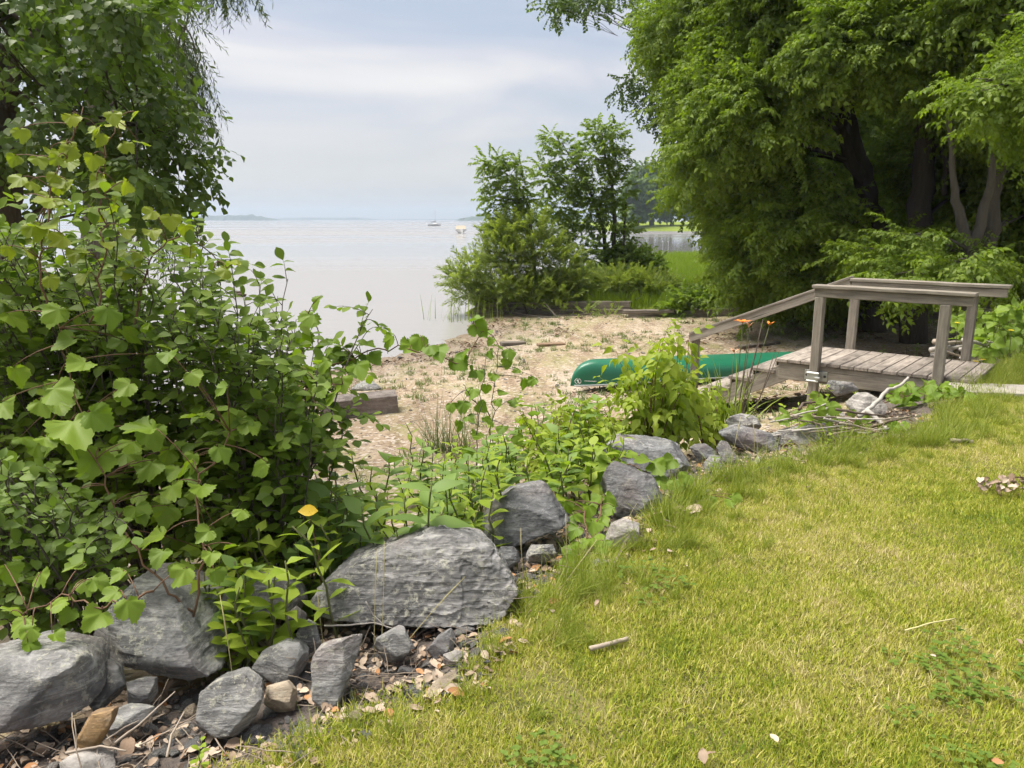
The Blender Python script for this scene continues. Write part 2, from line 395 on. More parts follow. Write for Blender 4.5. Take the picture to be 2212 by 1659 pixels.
for k, nm in enumerate(('lawn', 'rock_bed', 'beach', 'meadow')):
    ii = np.argwhere(zone == k); used = {}; V = []; F = []
    for j, i in ii:
        q4 = []
        for a, c in ((j, i), (j, i + 1), (j + 1, i + 1), (j + 1, i)):
            key = a * nx + c
            if key not in used:
                used[key] = len(V); V.append((XX[a, c], YY[a, c], ZZ[a, c]))
            q4.append(used[key])
        F.append(q4)
    o = mesh_obj(nm, V, F, MATS_G[k], smooth=True)
    tag(o, {'lawn': 'mown yellow green lawn filling the right foreground', 'rock_bed': 'soil strip under the boulders along the lawn edge',
            'beach': 'sandy beach with shell bands and brown wrack lines', 'meadow': 'green grassy point behind the timber edging'}[nm], kind='structure')

# lake ---------------------------------------------------------------
def mat_water():
    b = NB('lake_water'); v = b.coord('World')
    near = b.noise(b.coord('World', (0.55, 1.6, 1)), 2.6, 4, 0.6, 0.3)
    mid = b.noise(b.coord('World', (0.10, 0.55, 1)), 1.2, 4, 0.55, 0.2)
    band = b.ramp(b.noise(b.coord('World', (0.004, 0.022, 1), (0, 0, -0.06)), 1.0, 3, 0.5, 0.3), [(0.42, 0.0), (0.58, 1.0)])
    h = b.math('ADD', b.math('MULTIPLY', near, 0.35), mid)
    bp = b.node('ShaderNodeBump'); b.put(bp.inputs['Height'], h); bp.inputs['Distance'].default_value = 0.03
    b.put(bp.inputs['Strength'], b.math('ADD', 0.2, b.math('MULTIPLY', band, 0.45))); b.l.new(bp.outputs[0], b.bsdf.inputs['Normal'])
    b.base((0.27, 0.26, 0.255), b.math('ADD', 0.04, b.math('MULTIPLY', band, 0.24)), 0.5)
    b.bsdf.inputs['IOR'].default_value = 1.33
    return b.m
R = 4200.0
lake = mesh_obj('lake', [(-R, -60, LAKE_Z), (R, -60, LAKE_Z), (R, R, LAKE_Z), (-R, R, LAKE_Z)], [(0, 1, 2, 3)], mat_water())
tag(lake, 'calm pale lake reaching to the hazy horizon', kind='structure')

# far shores -----------------------------------------------------------
M_FAR = NB('far_wood'); M_FAR.base(M_FAR.mix(M_FAR.noise(M_FAR.coord('World', (0.03, 0.03, 0.1)), 1.0, 4), (0.03, 0.055, 0.03), (0.07, 0.10, 0.045)), 0.9, 0.1); M_FAR = M_FAR.m
def far_island(label, u0, u1, dist, h, seed, group=None):
    x0 = (u0 - CU) / FPX * dist; x1 = (u1 - CU) / FPX * dist; V = []; F = []; dep = 90.0
    n = int(abs(x1 - x0) / 7); rng = np.random.default_rng(seed); rows = 5
    for i in range(n + 1):
        t = i / n; x = x0 + (x1 - x0) * t
        e = min(1.0, min(t, 1 - t) * n * 7 / (h * 5)) ** 0.6
        hh = h * e * (0.72 + 0.28 * float(vnoise(np.array([x]), np.array([0.0]), 0.018, seed)[0]) + 0.30 * rng.random() * (rng.random() < 0.6))
        for r in range(rows):
            a = r / (rows - 1); V.append((x + rng.normal() * 1.5, dist + dep * a - 12 * math.sin(a * math.pi) + rng.normal() * 3, LAKE_Z - 0.3 + hh * [0.0, 0.72, 1.0, 0.9, 0.0][r] * (1 + 0.12 * rng.normal() * (0 < r < 4))))
    for i in range(n):
        for r in range(rows - 1): F.append((i * rows + r, (i + 1) * rows + r, (i + 1) * rows + r + 1, i * rows + r + 1))
    o = mesh_obj('wooded_island', V, F, M_FAR); tag(o, label, 'island', group)
far_island('low wooded island on the horizon left of the sailboat, blue with haze', 190, 606, 2300, 14.5, 1)
far_island('thin farther strip of wooded shore on the horizon beside the sailboat', 590, 818, 3700, 11.0, 2)
far_island('faint very thin strip of shore behind the sailboat on the horizon', 800, 1000, 4050, 5.5, 4)
far_island('wooded blue headland on the horizon behind the leaning sapling', 982, 1420, 1900, 15, 3)

# air ---------------------------------------------------------------------
hz_o = mesh_obj('haze', [(x, y, z) for z in (-9.5, 60) for y in (-70, R + 150) for x in (-R - 50, R + 50)],
                [(0, 2, 3, 1), (4, 5, 7, 6), (0, 1, 5, 4), (1, 3, 7, 5), (3, 2, 6, 7), (2, 0, 4, 6)], None)
hm = bpy.data.materials.new('hazy_air'); hm.use_nodes = True; hm.node_tree.nodes.clear()
pv = hm.node_tree.nodes.new('ShaderNodeVolumePrincipled'); mo = hm.node_tree.nodes.new('ShaderNodeOutputMaterial')
pv.inputs['Color'].default_value = (0.72, 0.84, 1.0, 1); pv.inputs['Density'].default_value = 0.00042; pv.inputs['Anisotropy'].default_value = 0.2
hm.node_tree.links.new(pv.outputs[0], mo.inputs['Volume']); hz_o.data.materials.append(hm)
tag(hz_o, 'thin pale summer haze over the lake', kind='stuff')
# ------------------------------------------------------------------ stairs and landing
M_WOOD = wood_mat('weathered_wood', (0.19, 0.165, 0.135), (0.34, 0.305, 0.255), 0.45)
M_DECK = wood_mat('weathered_decking', (0.235, 0.20, 0.17), (0.42, 0.365, 0.315), 0.7)
M_DARKW = wood_mat('old_timber', (0.13, 0.11, 0.09), (0.27, 0.235, 0.195), 0.6, 0.6)
M_STEEL = plain('galvanised_steel', (0.48, 0.49, 0.48), 0.42, 0.5, 0.75)
M_BOLT = plain('dark_bolt', (0.05, 0.05, 0.05), 0.5, 0.5, 0.5)
E1 = Vector((0.77, -0.64, 0)).normalized(); E2 = Vector((0.64, 0.77, 0)).normalized(); A0 = Vector((2.95, 8.46, 0)); DZ = 0.09
stair = empty('wooden_stairs', (A0.x, A0.y, 0), math.atan2(E1.y, E1.x))
tag(stair, 'weathered grey wooden landing with handrails and steps down to the beach', 'stairs')
LEN, WID = 1.95, 1.10
npl = 14; pw = LEN / npl
for i in range(npl):
    x = pw * (i + 0.5)
    j = random.uniform(-0.006, 0.006)
    beam('plank', (x, -0.02 + j, DZ - 0.018 + random.uniform(-0.002, 0.002)), (x, WID + 0.02 + j, DZ - 0.018), pw - 0.009, 0.036, M_DECK, stair, 0.004)
beam('fascia_board', (0.03, 0.02, DZ - 0.135), (LEN - 0.03, 0.02, DZ - 0.135), 0.038, 0.19, M_WOOD, stair)
beam('fascia_board', (0.03, WID - 0.02, DZ - 0.135), (LEN - 0.03, WID - 0.02, DZ - 0.135), 0.038, 0.19, M_WOOD, stair)
for x in (0.05, LEN - 0.05):
    beam('end_board', (x, 0.045, DZ - 0.135), (x, WID - 0.045, DZ - 0.135), 0.036, 0.185, M_WOOD, stair)
RT = 0.93
def post(x, y, z0, z1, lean=0.0): return beam('post', (x, y, z0), (x + lean, y, z1), 0.092, 0.092, M_WOOD, stair, 0.008, up=(0, 1, 0))
post(0.45, -0.055, -0.36, RT - 0.13); post(1.63, -0.055, -0.06, RT - 0.13)
post(0.45, WID + 0.06, -0.6, RT - 0.04); post(1.66, WID + 0.06, -0.1, RT - 0.04)
LP = Vector((0.45 - 2.0, WID + 0.06, 0)); post(LP.x, LP.y, -0.95, 0.02)
beam('rail', (0.39, -0.075, RT - 0.085), (1.86, -0.075, RT - 0.085), 0.040, 0.092, M_WOOD, stair)
beam('rail_cap', (0.37, -0.055, RT - 0.019), (1.88, -0.055, RT - 0.019), 0.14, 0.036, M_WOOD, stair)
beam('rail', (0.42, WID - 0.005, RT - 0.085), (1.98, WID - 0.005, RT - 0.085), 0.036, 0.092, M_WOOD, stair)
beam('rail_cap', (0.40, WID + 0.03, RT - 0.019), (2.0, WID + 0.03, RT - 0.019), 0.14, 0.036, M_WOOD, stair)
sl0 = Vector((0.41, WID - 0.005, RT - 0.06)); sl1 = Vector((LP.x - 0.06, WID - 0.005, 0.02))
beam('stair_rail', sl0, sl1, 0.036, 0.10, M_WOOD, stair); up_ = Vector((0, 0, 0.068))
beam('stair_rail_cap', sl0 + up_ + Vector((0, 0.035, 0)), sl1 + up_ + Vector((0, 0.035, 0)), 0.13, 0.034, M_WOOD, stair)
RUN, RISE, NST = 0.262, 0.137, 6
for k in range(1, NST + 1):
    z = DZ - RISE * k; x1 = -RUN * (k - 1) + 0.0; x0 = -RUN * k
    beam('tread', ((x0 + x1) / 2 - 0.01, -0.01, z - 0.02), ((x0 + x1) / 2 - 0.01, WID + 0.01, z - 0.02), RUN + 0.02, 0.04, M_DECK, stair, 0.005)
    beam('riser', (x1 - 0.012, 0.05, z + RISE / 2 - 0.02), (x1 - 0.012, WID - 0.05, z + RISE / 2 - 0.02), RISE - 0.045, 0.02, M_WOOD, stair, 0.003, up=(1, 0, 0))
for y in (0.025, WID - 0.025):
    a = Vector((0.10, y, DZ - 0.15)); b_ = Vector((-RUN * NST - 0.02, y, DZ - 0.15 - RISE * (NST + 0.4)))
    beam('stringer', a, b_, 0.04, 0.19, M_WOOD, stair)
# bracket clasping the near post to the fascia
bm = bmesh.new(); box_bm(bm, 0.33, 0.57, -0.008, -0.002, DZ - 0.20, DZ - 0.09, 0.002); br = bm_obj('bracket', bm, M_STEEL, stair)
bm = bmesh.new()
box_bm(bm, 0.39, 0.51, -0.113, -0.105, DZ - 0.20, DZ - 0.09, 0.002)
box_bm(bm, 0.388, 0.396, -0.104, -0.009, DZ - 0.198, DZ - 0.092); box_bm(bm, 0.504, 0.512, -0.104, -0.009, DZ - 0.198, DZ - 0.092)
box_bm(bm, 0.385, 0.515, -0.122, -0.114, DZ - 0.112, DZ - 0.094, 0.003); box_bm(bm, 0.385, 0.515, -0.122, -0.114, DZ - 0.198, DZ - 0.18, 0.003)
bm_obj('clasp', bm, M_STEEL, br)
for x in (0.355, 0.547):
    vs, fs = tube_data([(x, -0.007, DZ - 0.145), (x, -0.02, DZ - 0.145)], [0.014, 0.014], 8); mesh_obj('bolt', vs, fs, M_BOLT, br)
vs, fs = tube_data([(0.475, -0.115, DZ - 0.15), (0.535, -0.13, DZ - 0.145)], [0.013, 0.013], 8); mesh_obj('set_bolt', vs, fs, M_STEEL, br)

# ------------------------------------------------------------------ canoe, keel up on the beach
def canoe():
    P0 = Vector((0.86, 11.05, 0)); P1 = Vector((5.55, 12.55, 0)); d = (P1 - P0); Lc = d.length; ang = math.atan2(d.y, d.x)
    mid = (P0 + P1) / 2; z0 = -0.84
    root = empty('canoe', (mid.x, mid.y, z0), ang); root.rotation_euler.y = 0.02; tag(root, 'green canoe lying upside down on the sand beside the wooden steps', 'canoe')
    b = NB('canoe_green'); v = b.coord('Object'); c = b.mix(b.noise(v, 3, 4), (0.010, 0.120, 0.062), (0.018, 0.155, 0.085))
    sc = b.ramp(b.noise(b.coord('Object', (0.6, 12, 12)), 4, 5, 0.7), [(0.62, 0.0), (0.7, 1.0)]); c = b.mix(b.math('MULTIPLY', sc, 0.5), c, (0.10, 0.25, 0.19))
    b.bump(b.noise(v, 5, 3), 0.12, 0.02); mg = b.base(c, 0.36, 0.5)
    n, m = 90, 25; V = []; F = []
    h = Lc / 2
    def prof(s):
        a = abs(s); w = 0.44 * max(0.0, 1 - a ** 2.3) ** 0.72
        e = (1 - a) * h                                       # metres from the tip
        k = 0.355 + 0.03 * a ** 2
        top = k * min(1.0, (1 - max(0.0, 1 - e / 0.42) ** 2.3) ** 0.5 if e < 0.42 else 1.0)
        g = 0.105 * (1 - a ** 2.0) ** 1.1
        return max(w, 0.012), max(top, g + 0.01), g
    for i in range(n + 1):
        t = -1 + 2 * i / n; s = math.copysign(1 - (1 - abs(t)) ** 1.6, t)
        w, top, g = prof(s)
        for j in range(m):
            a = math.pi * j / (m - 1); cy = math.cos(a); cz = math.sin(a)
            yy = w * math.copysign(abs(cy) ** 0.62, cy); zzv = g + (top - g) * abs(cz) ** 0.62
            V.append((s * h, yy, zzv))
    for i in range(n):
        for j in range(m - 1): F.append((i * m + j, i * m + j + 1, (i + 1) * m + j + 1, (i + 1) * m + j))
    mesh_obj('hull', V, F, mg, root, smooth=True)
    mgw = plain('gunwale_vinyl', (0.35, 0.37, 0.36), 0.5, 0.4)
    for side in (-1, 1):
        pts = []
        for i in range(0, 61):
            s = -0.985 + 1.97 * i / 60; w, top, g = prof(s); pts.append((s * h, side * (w + 0.008), g + 0.006))
        vs, fs = tube_data(pts, [0.014] * len(pts), 6); mesh_obj('gunwale', vs, fs, mgw, root, smooth=True)
    for s in (-0.45, 0.0, 0.45):
        w, top, g = prof(s); vs, fs = tube_data([(s * h, -w, g + 0.02), (s * h, w, g + 0.02)], [0.018, 0.018], 6); mesh_obj('thwart', vs, fs, M_WOOD, root)
    # maker's round mark and small lettering near the bow, on the near flank
    mw = plain('white_print', (0.8, 0.8, 0.78), 0.5, 0.3, var=0.02)
    def flank(x, z):                                          # point on the near flank at x, z (object space)
        s = x / h; w, top, g = prof(s); q = max(0.0, min(1.0, (z - g) / (top - g)))
        cz = q ** (1 / 0.62); cy = math.sqrt(max(0, 1 - cz * cz)); return Vector((x, -(w * cy ** 0.62) - 0.004, z))
    def patch(name, polys):
        V = []; F = []
        for poly in polys:
            n0 = len(V); V += [flank(px_, pz_) for px_, pz_ in poly]; F.append(tuple(range(n0, n0 + len(poly))))
        return mesh_obj(name, V, F, mw, root)
    cx, cz, r = -h + 0.085, 0.078, 0.043; ring = []
    for k in range(28):
        if k in (6, 7, 20, 21): continue
        a0, a1 = 2 * math.pi * k / 28, 2 * math.pi * (k + 1) / 28
        ring.append([(cx + r * math.cos(a0), cz + r * math.sin(a0)), (cx + r * math.cos(a1), cz + r * math.sin(a1)), (cx + r * .82 * math.cos(a1), cz + r * .82 * math.sin(a1)), (cx + r * .82 * math.cos(a0), cz + r * .82 * math.sin(a0))])
    fig = [[(-.018, .022), (.008, .026), (.010, .006), (-.002, -.006), (-.016, .004)], [(-.004, -.002), (.010, .006), (.012, -.016), (.024, -.016), (.024, -.026), (-.004, -.026)]]
    patch('maker_mark', ring + [[(cx + a, cz + c_) for a, c_ in poly] for poly in fig])
    xs = cx + 0.085; let = []
    for k in range(13):
        x = xs + k * 0.0125
        let.append([(x, 0.081), (x + 0.0095, 0.0813), (x + 0.0095, 0.094), (x, 0.0937)])
    patch('lettering', let)
canoe()

# ------------------------------------------------------------------ timber edging of the point
tw = empty('timber_edging', (3.3, 21.5, -1.0)); tag(tw, 'stacked old timbers edging the grassy point at the back of the beach', 'timber wall')
def wallbeam(p, q, dz, w=0.26, h=0.20):
    o0 = Vector((3.3, 21.5, -1.0)); za = max(gz(p[0] - 0.1, p[1] - 0.35), LAKE_Z - 0.05); zb = max(gz(q[0] - 0.1, q[1] - 0.35), LAKE_Z - 0.05)
    beam('timber', Vector((p[0], p[1], za + dz + h / 2)) - o0, Vector((q[0], q[1], zb + dz + h / 2)) - o0, w, h, M_DARKW, tw, 0.02)
wallbeam((-1.2, 23.1), (0.5, 22.7), -0.06); wallbeam((0.52, 22.68), (3.35, 21.55), -0.05); wallbeam((-1.1, 23.15), (1.6, 22.38), 0.145, 0.22); wallbeam((1.63, 22.35), (3.36, 21.6), 0.155, 0.22)
wallbeam((3.2, 20.95), (5.0, 20.15), -0.06); wallbeam((3.0, 20.7), (4.3, 20.25), 0.10, 0.2, 0.1)
wallbeam((4.75, 20.05), (6.9, 19.55), -0.02, 0.28, 0.24); wallbeam((6.4, 19.75), (8.2, 19.3), 0.06, 0.25); wallbeam((7.2, 19.5), (8.6, 19.1), 0.27, 0.2, 0.12)
wallbeam((8.3, 19.25), (11.0, 18.0), -0.02)
# loose boards and stones lying on the beach
def lying(name, label, cat, u, v, Lb, w, h, rz, mat=M_DARKW, tilt=0.0):
    z = -0.85
    for _ in range(4):
        p = G(u, v, z); z = gz(p.x, p.y)
    p = G(u, v, z)
    d = Vector((math.cos(rz), math.sin(rz), tilt)) * Lb / 2
    o = beam(name, Vector((p.x, p.y, z + h / 2)) - d, Vector((p.x, p.y, z + h / 2)) + d, w, h, mat, None, 0.008)
    tag(o, label, cat); return o
lying('driftwood_board', 'flat grey board on the sand near the waterline', 'board', 1108, 745, 0.55, 0.22, 0.07, 0.3)
lying('driftwood_board', 'short brown board on the sand between the wrack lines', 'board', 1190, 747, 0.60, 0.2, 0.06, 0.25, wood_mat('brown_board', (0.22, 0.14, 0.085), (0.36, 0.25, 0.17)))
lying('driftwood_board', 'dark sunken plank behind the stair handrail', 'board', 1640, 748, 1.1, 0.12, 0.06, 0.55)
lying('driftwood_log', 'pale driftwood pole beside the far right handrail post', 'log', 2062, 752, 1.0, 0.09, 0.09, 0.22, wood_mat('pale_drift', (0.33, 0.29, 0.25), (0.5, 0.45, 0.4)), 0.06)

# ------------------------------------------------------------------ boats, ducks, dock
M_WHITE = plain('boat_white', (0.75, 0.75, 0.73), 0.35, 0.5, var=0.04); M_CANVAS = plain('beige_canvas', (0.50, 0.44, 0.34), 0.8, 0.2)
M_NAVY = plain('navy_cover', (0.03, 0.035, 0.07), 0.7, 0.3); M_GREY = plain('boat_grey', (0.22, 0.22, 0.21), 0.4, 0.4); M_SPAR = plain('spar', (0.33, 0.34, 0.36), 0.4, 0.5, 0.4)
def hull_mesh(name, Lh, B, H, mat, parent, transom=0.75, flare=0.55):
    V = []; F = []; n, m = 16, 9
    for i in range(n + 1):
        t = i / n; w = B / 2 * (transom + (1 - transom) * math.sin(min(1, t / 0.45) * math.pi / 2)) * (1 - max(0, (t - 0.45) / 0.55) ** 2.2)
        sheer = H * (1 + 0.25 * t * t)
        for j in range(m):
            a = -1 + 2 * j / (m - 1); zt = abs(a) ** 1.6
            V.append(((t - 0.5) * Lh, a * w * (flare + (1 - flare) * abs(a)), -0.25 + (sheer + 0.25) * zt))
    for i in range(n):
        for j in range(m - 1): F.append((i * m + j, (i + 1) * m + j, (i + 1) * m + j + 1, i * m + j + 1))
        F.append((i * m, i * m + m - 1, (i + 1) * m + m - 1, (i + 1) * m))
    F.append(tuple(range(m)))
    return mesh_obj(name, V, F, mat, parent, smooth=False)
def bx(name, x0, x1, y0, y1, z0, z1, mat, parent, bev=0.03):
    bm = bmesh.new(); box_bm(bm, x0, x1, y0, y1, z0, z1, bev); return bm_obj(name, bm, mat, parent)
p = G(938, 487.5, LAKE_Z)
sb = empty('sailboat', (p.x, p.y, LAKE_Z), 0.0); tag(sb, 'white sailboat with bare mast moored far out on the lake', 'sailboat')
hull_mesh('hull', 5.9, 1.9, 0.72, M_WHITE, sb, 0.55); bx('cabin', -0.4, 1.2, -0.55, 0.55, 0.72, 1.08, M_WHITE, sb, 0.12)
vs, fs = tube_data([(0.55, 0, 0.7), (0.5, 0, 7.0)], [0.055, 0.04], 8); mesh_obj('mast', vs, fs, M_SPAR, sb)
vs, fs = tube_data([(0.5, 0, 1.75), (-1.9, 0, 1.62)], [0.16, 0.06], 8); mesh_obj('furled_sail', vs, fs, M_NAVY, sb)
vs, fs = tube_data([(0.5, 0, 2.6), (0.48, 0, 1.7)], [0.03, 0.22], 8); mesh_obj('sail_cover', vs, fs, M_NAVY, sb)
for x in (2.9, -2.9):
    vs, fs = tube_data([(0.5, 0, 6.9), (x, 0, 0.85)], [0.012, 0.012], 5); mesh_obj('stay', vs, fs, M_SPAR, sb)
p = G(996, 504, LAKE_Z)
mb = empty('motorboat', (p.x, p.y, LAKE_Z), -math.pi / 2 + 0.18); tag(mb, 'white motorboat with beige canvas top anchored on the open lake', 'motorboat')
hull_mesh('hull', 5.4, 2.3, 0.75, M_WHITE, mb, 0.85); bx('rub_rail', -2.69, 0.2, -1.13, 1.13, 0.60, 0.68, M_GREY, mb, 0.02)
V = []; F = []
for i, (x, w, z) in enumerate(((-2.2, 0.9, 0.85), (-1.9, 0.8, 1.5), (0.2, 0.78, 1.58), (0.9, 0.95, 0.85))):
    V += [(x, -w, z), (x, w, z)]
for i in range(3): F.append((2 * i, 2 * i + 1, 2 * i + 3, 2 * i + 2))
F += [(0, 2, 4, 6), (1, 7, 5, 3), (0, 6, 7, 1)]; mesh_obj('canvas_top', V, F, M_CANVAS, mb)
bx('outboard_motor', -3.0, -2.72, -0.2, 0.2, -0.1, 0.75, M_GREY, mb, 0.05)
p = G(1452, 496, LAKE_Z)
m2 = empty('motorboat', (p.x - 0.5, p.y, LAKE_Z), 0.1); tag(m2, 'white motorboat moored against the far bank of the inlet', 'motorboat')
hull_mesh('hull', 5.6, 2.2, 0.85, M_WHITE, m2, 0.85); bx('windscreen', 0.1, 0.5, -0.8, 0.8, 0.9, 1.4, M_GREY, m2, 0.05); bx('seat', -1.8, -1.0, -0.7, 0.7, 0.8, 1.15, M_GREY, m2, 0.05)
bx('outboard_motor', -3.1, -2.82, -0.22, 0.22, 0.0, 1.35, M_NAVY, m2, 0.06)
# ducks
M_DUCK = plain('duck_feathers', (0.085, 0.065, 0.05), 0.8, 0.2, var=0.5, scale=30); M_BILL = plain('duck_bill', (0.25, 0.18, 0.06), 0.5, 0.4)
def duck(u, v, rz, label):
    p = G(u, v, LAKE_Z); root = empty('duck', (p.x, p.y, LAKE_Z), rz); tag(root, label, 'duck', 'ducks swimming near the shore')
    secs = [(-0.25, 0.0, 0.075, 0.012), (-0.2, 0.0, 0.06, 0.05), (-0.1, 0.0, 0.055, 0.085), (0.02, 0.0, 0.05, 0.095), (0.11, 0.0, 0.05, 0.08), (0.155, 0, 0.085, 0.052), (0.165, 0, 0.14, 0.034), (0.175, 0, 0.175, 0.036), (0.20, 0, 0.195, 0.038), (0.235, 0, 0.188, 0.026), (0.25, 0, 0.182, 0.006)]
    vs, fs = tube_data([(a, b, c) for a, b, c, r in secs], [r for *_, r in secs], 10); mesh_obj('body', vs, fs, M_DUCK, root, smooth=True)
    vs, fs = tube_data([(0.235, 0, 0.184), (0.295, 0, 0.172)], [0.014, 0.011], 6); mesh_obj('bill', vs, fs, M_BILL, root)
    for s in (-1, 1):
        mesh_obj('wing', [(-0.22, s * 0.03, 0.11), (-0.08, s * 0.088, 0.10), (0.06, s * 0.097, 0.085), (0.09, s * 0.09, 0.06), (-0.05, s * 0.10, 0.04)], [(0, 1, 2, 3, 4)], M_DUCK, root)
duck(514, 636, math.pi - 0.2, 'brown duck swimming on the lake, the farther of the pair')
duck(519, 641, math.pi - 0.1, 'brown duck swimming on the lake, the nearer of the pair')
# dock in the inlet
dk = empty('dock', (0, 0, 0)); tag(dk, 'narrow grey dock with ladder in the inlet behind the point', 'dock')
a = G(1385, 552, LAKE_Z + 0.35); b_ = G(1530, 552, LAKE_Z + 0.35); o0 = a.copy(); dk.location = o0
nb = 16
for i in range(nb):
    q0 = a.lerp(b_, (i + 0.5) / nb) - o0; wd = (b_ - a).length / nb
    beam('plank', q0 + Vector((0, -0.6, 0)), q0 + Vector((0, 0.6, 0)), wd - 0.02, 0.05, M_DECK, dk, 0.004)
beam('stringer', Vector((0, -0.55, -0.11)), (b_ - o0) + Vector((0, -0.55, -0.11)), 0.05, 0.16, M_WOOD, dk)
for t in (0.05, 0.35, 0.65, 0.95):
    q0 = a.lerp(b_, t) - o0; vs, fs = tube_data([q0 + Vector((0, -0.62, -1.2)), q0 + Vector((0, -0.62, 0.25))], [0.04, 0.04], 7); mesh_obj('pile', vs, fs, M_WOOD, dk)
for t in (0.29, 0.37):
    q0 = a.lerp(b_, t) - o0; vs, fs = tube_data([q0 + Vector((0, -0.66, -0.9)), q0 + Vector((0, -0.66, 0.95)), q0 + Vector((0, -0.45, 1.0))], [0.025] * 3, 7); mesh_obj('ladder_rail', vs, fs, M_STEEL, dk)
for z in (-0.5, -0.2):
    beam('ladder_rung', a.lerp(b_, 0.29) - o0 + Vector((0, -0.66, z)), a.lerp(b_, 0.37) - o0 + Vector((0, -0.66, z)), 0.05, 0.03, M_STEEL, dk, 0.002)
# far bank of the inlet
V = []; F = []; n = 60
for i in range(n + 1):
    x = 26 + (x1_ := 230) * (i / n) ** 1.3; wob = 4 * math.sin(i * 0.5) + random.uniform(-2, 2)
    y0 = 196 - 0.12 * (x - 26) + wob * 0.4
    for dy, z in ((0, -1.5), (1.5, -0.9), (6, -0.3), (40, 0.2), (260, 0.4)): V.append((x - (4 if i == 0 else 0), y0 + dy, z + random.uniform(-.08, .08)))
for i in range(n):
    for r in range(4): F.append((i * 5 + r, (i + 1) * 5 + r, (i + 1) * 5 + r + 1, i * 5 + r + 1))
tag(mesh_obj('far_bank', V, F, MATS_G[3], smooth=True), 'low green bank across the inlet', kind='structure')
# blue roofed shed glimpsed through the trunks
sh = empty('shed', (17.6, 31, -0.4)); tag(sh, 'blue roofed shed glimpsed between the trunks at right', 'shed')
bx('wall', -2.6, 2.6, -1.5, 1.5, 0, 1.55, plain('shed_wall', (0.12, 0.12, 0.12), 0.8, 0.2), sh)
mesh_obj('roof', [(-2.9, -1.9, 1.5), (2.9, -1.9, 1.5), (2.9, 0, 2.5), (-2.9, 0, 2.5), (-2.9, 1.9, 1.5), (2.9, 1.9, 1.5)], [(0, 1, 2, 3), (3, 2, 5, 4), (0, 3, 4), (1, 5, 2)], plain('blue_roof', (0.10, 0.15, 0.30), 0.5, 0.4), sh)
bx('door', -0.4, 0.45, -1.54, -1.503, 0.02, 1.4, M_DARKW, sh, 0.01)
# paving slab at the landing end
lying('paving_slab', 'pale stone slab sunk in the lawn at the landing', 'slab', 2175, 850, 0.95, 0.42, 0.05, -0.18, plain('slab_stone', (0.42, 0.38, 0.33), 0.9, 0.2, var=0.25))
# ------------------------------------------------------------------ boulders
M_SLATE = rock_mat('slate', (0.165, 0.163, 0.160), (0.28, 0.275, 0.265), 0.45, 0.8, 0.6)
M_SLATE_L = rock_mat('layered_slate', (0.17, 0.168, 0.165), (0.30, 0.29, 0.28), 0.5, 1.1, 0.25)
M_BLUE = rock_mat('blue_slate', (0.115, 0.116, 0.119), (0.205, 0.206, 0.208), 0.2, 0.5, 0.9)
M_PALE = rock_mat('pale_rock', (0.27, 0.25, 0.23), (0.42, 0.39, 0.36), 0.3, 0.7, 0.3)
M_TAN = rock_mat('tan_rock', (0.30, 0.235, 0.16), (0.44, 0.36, 0.27), 0.2, 0.6, 0.2)
M_OCHRE = rock_mat('ochre_slate', (0.26, 0.16, 0.07), (0.34, 0.22, 0.10), 0.1, 0.6, 0.0)
M_WHITE_ST = rock_mat('white_stone', (0.50, 0.48, 0.44), (0.66, 0.63, 0.58), 0.2, 0.3, 0.2)
PENDING = []
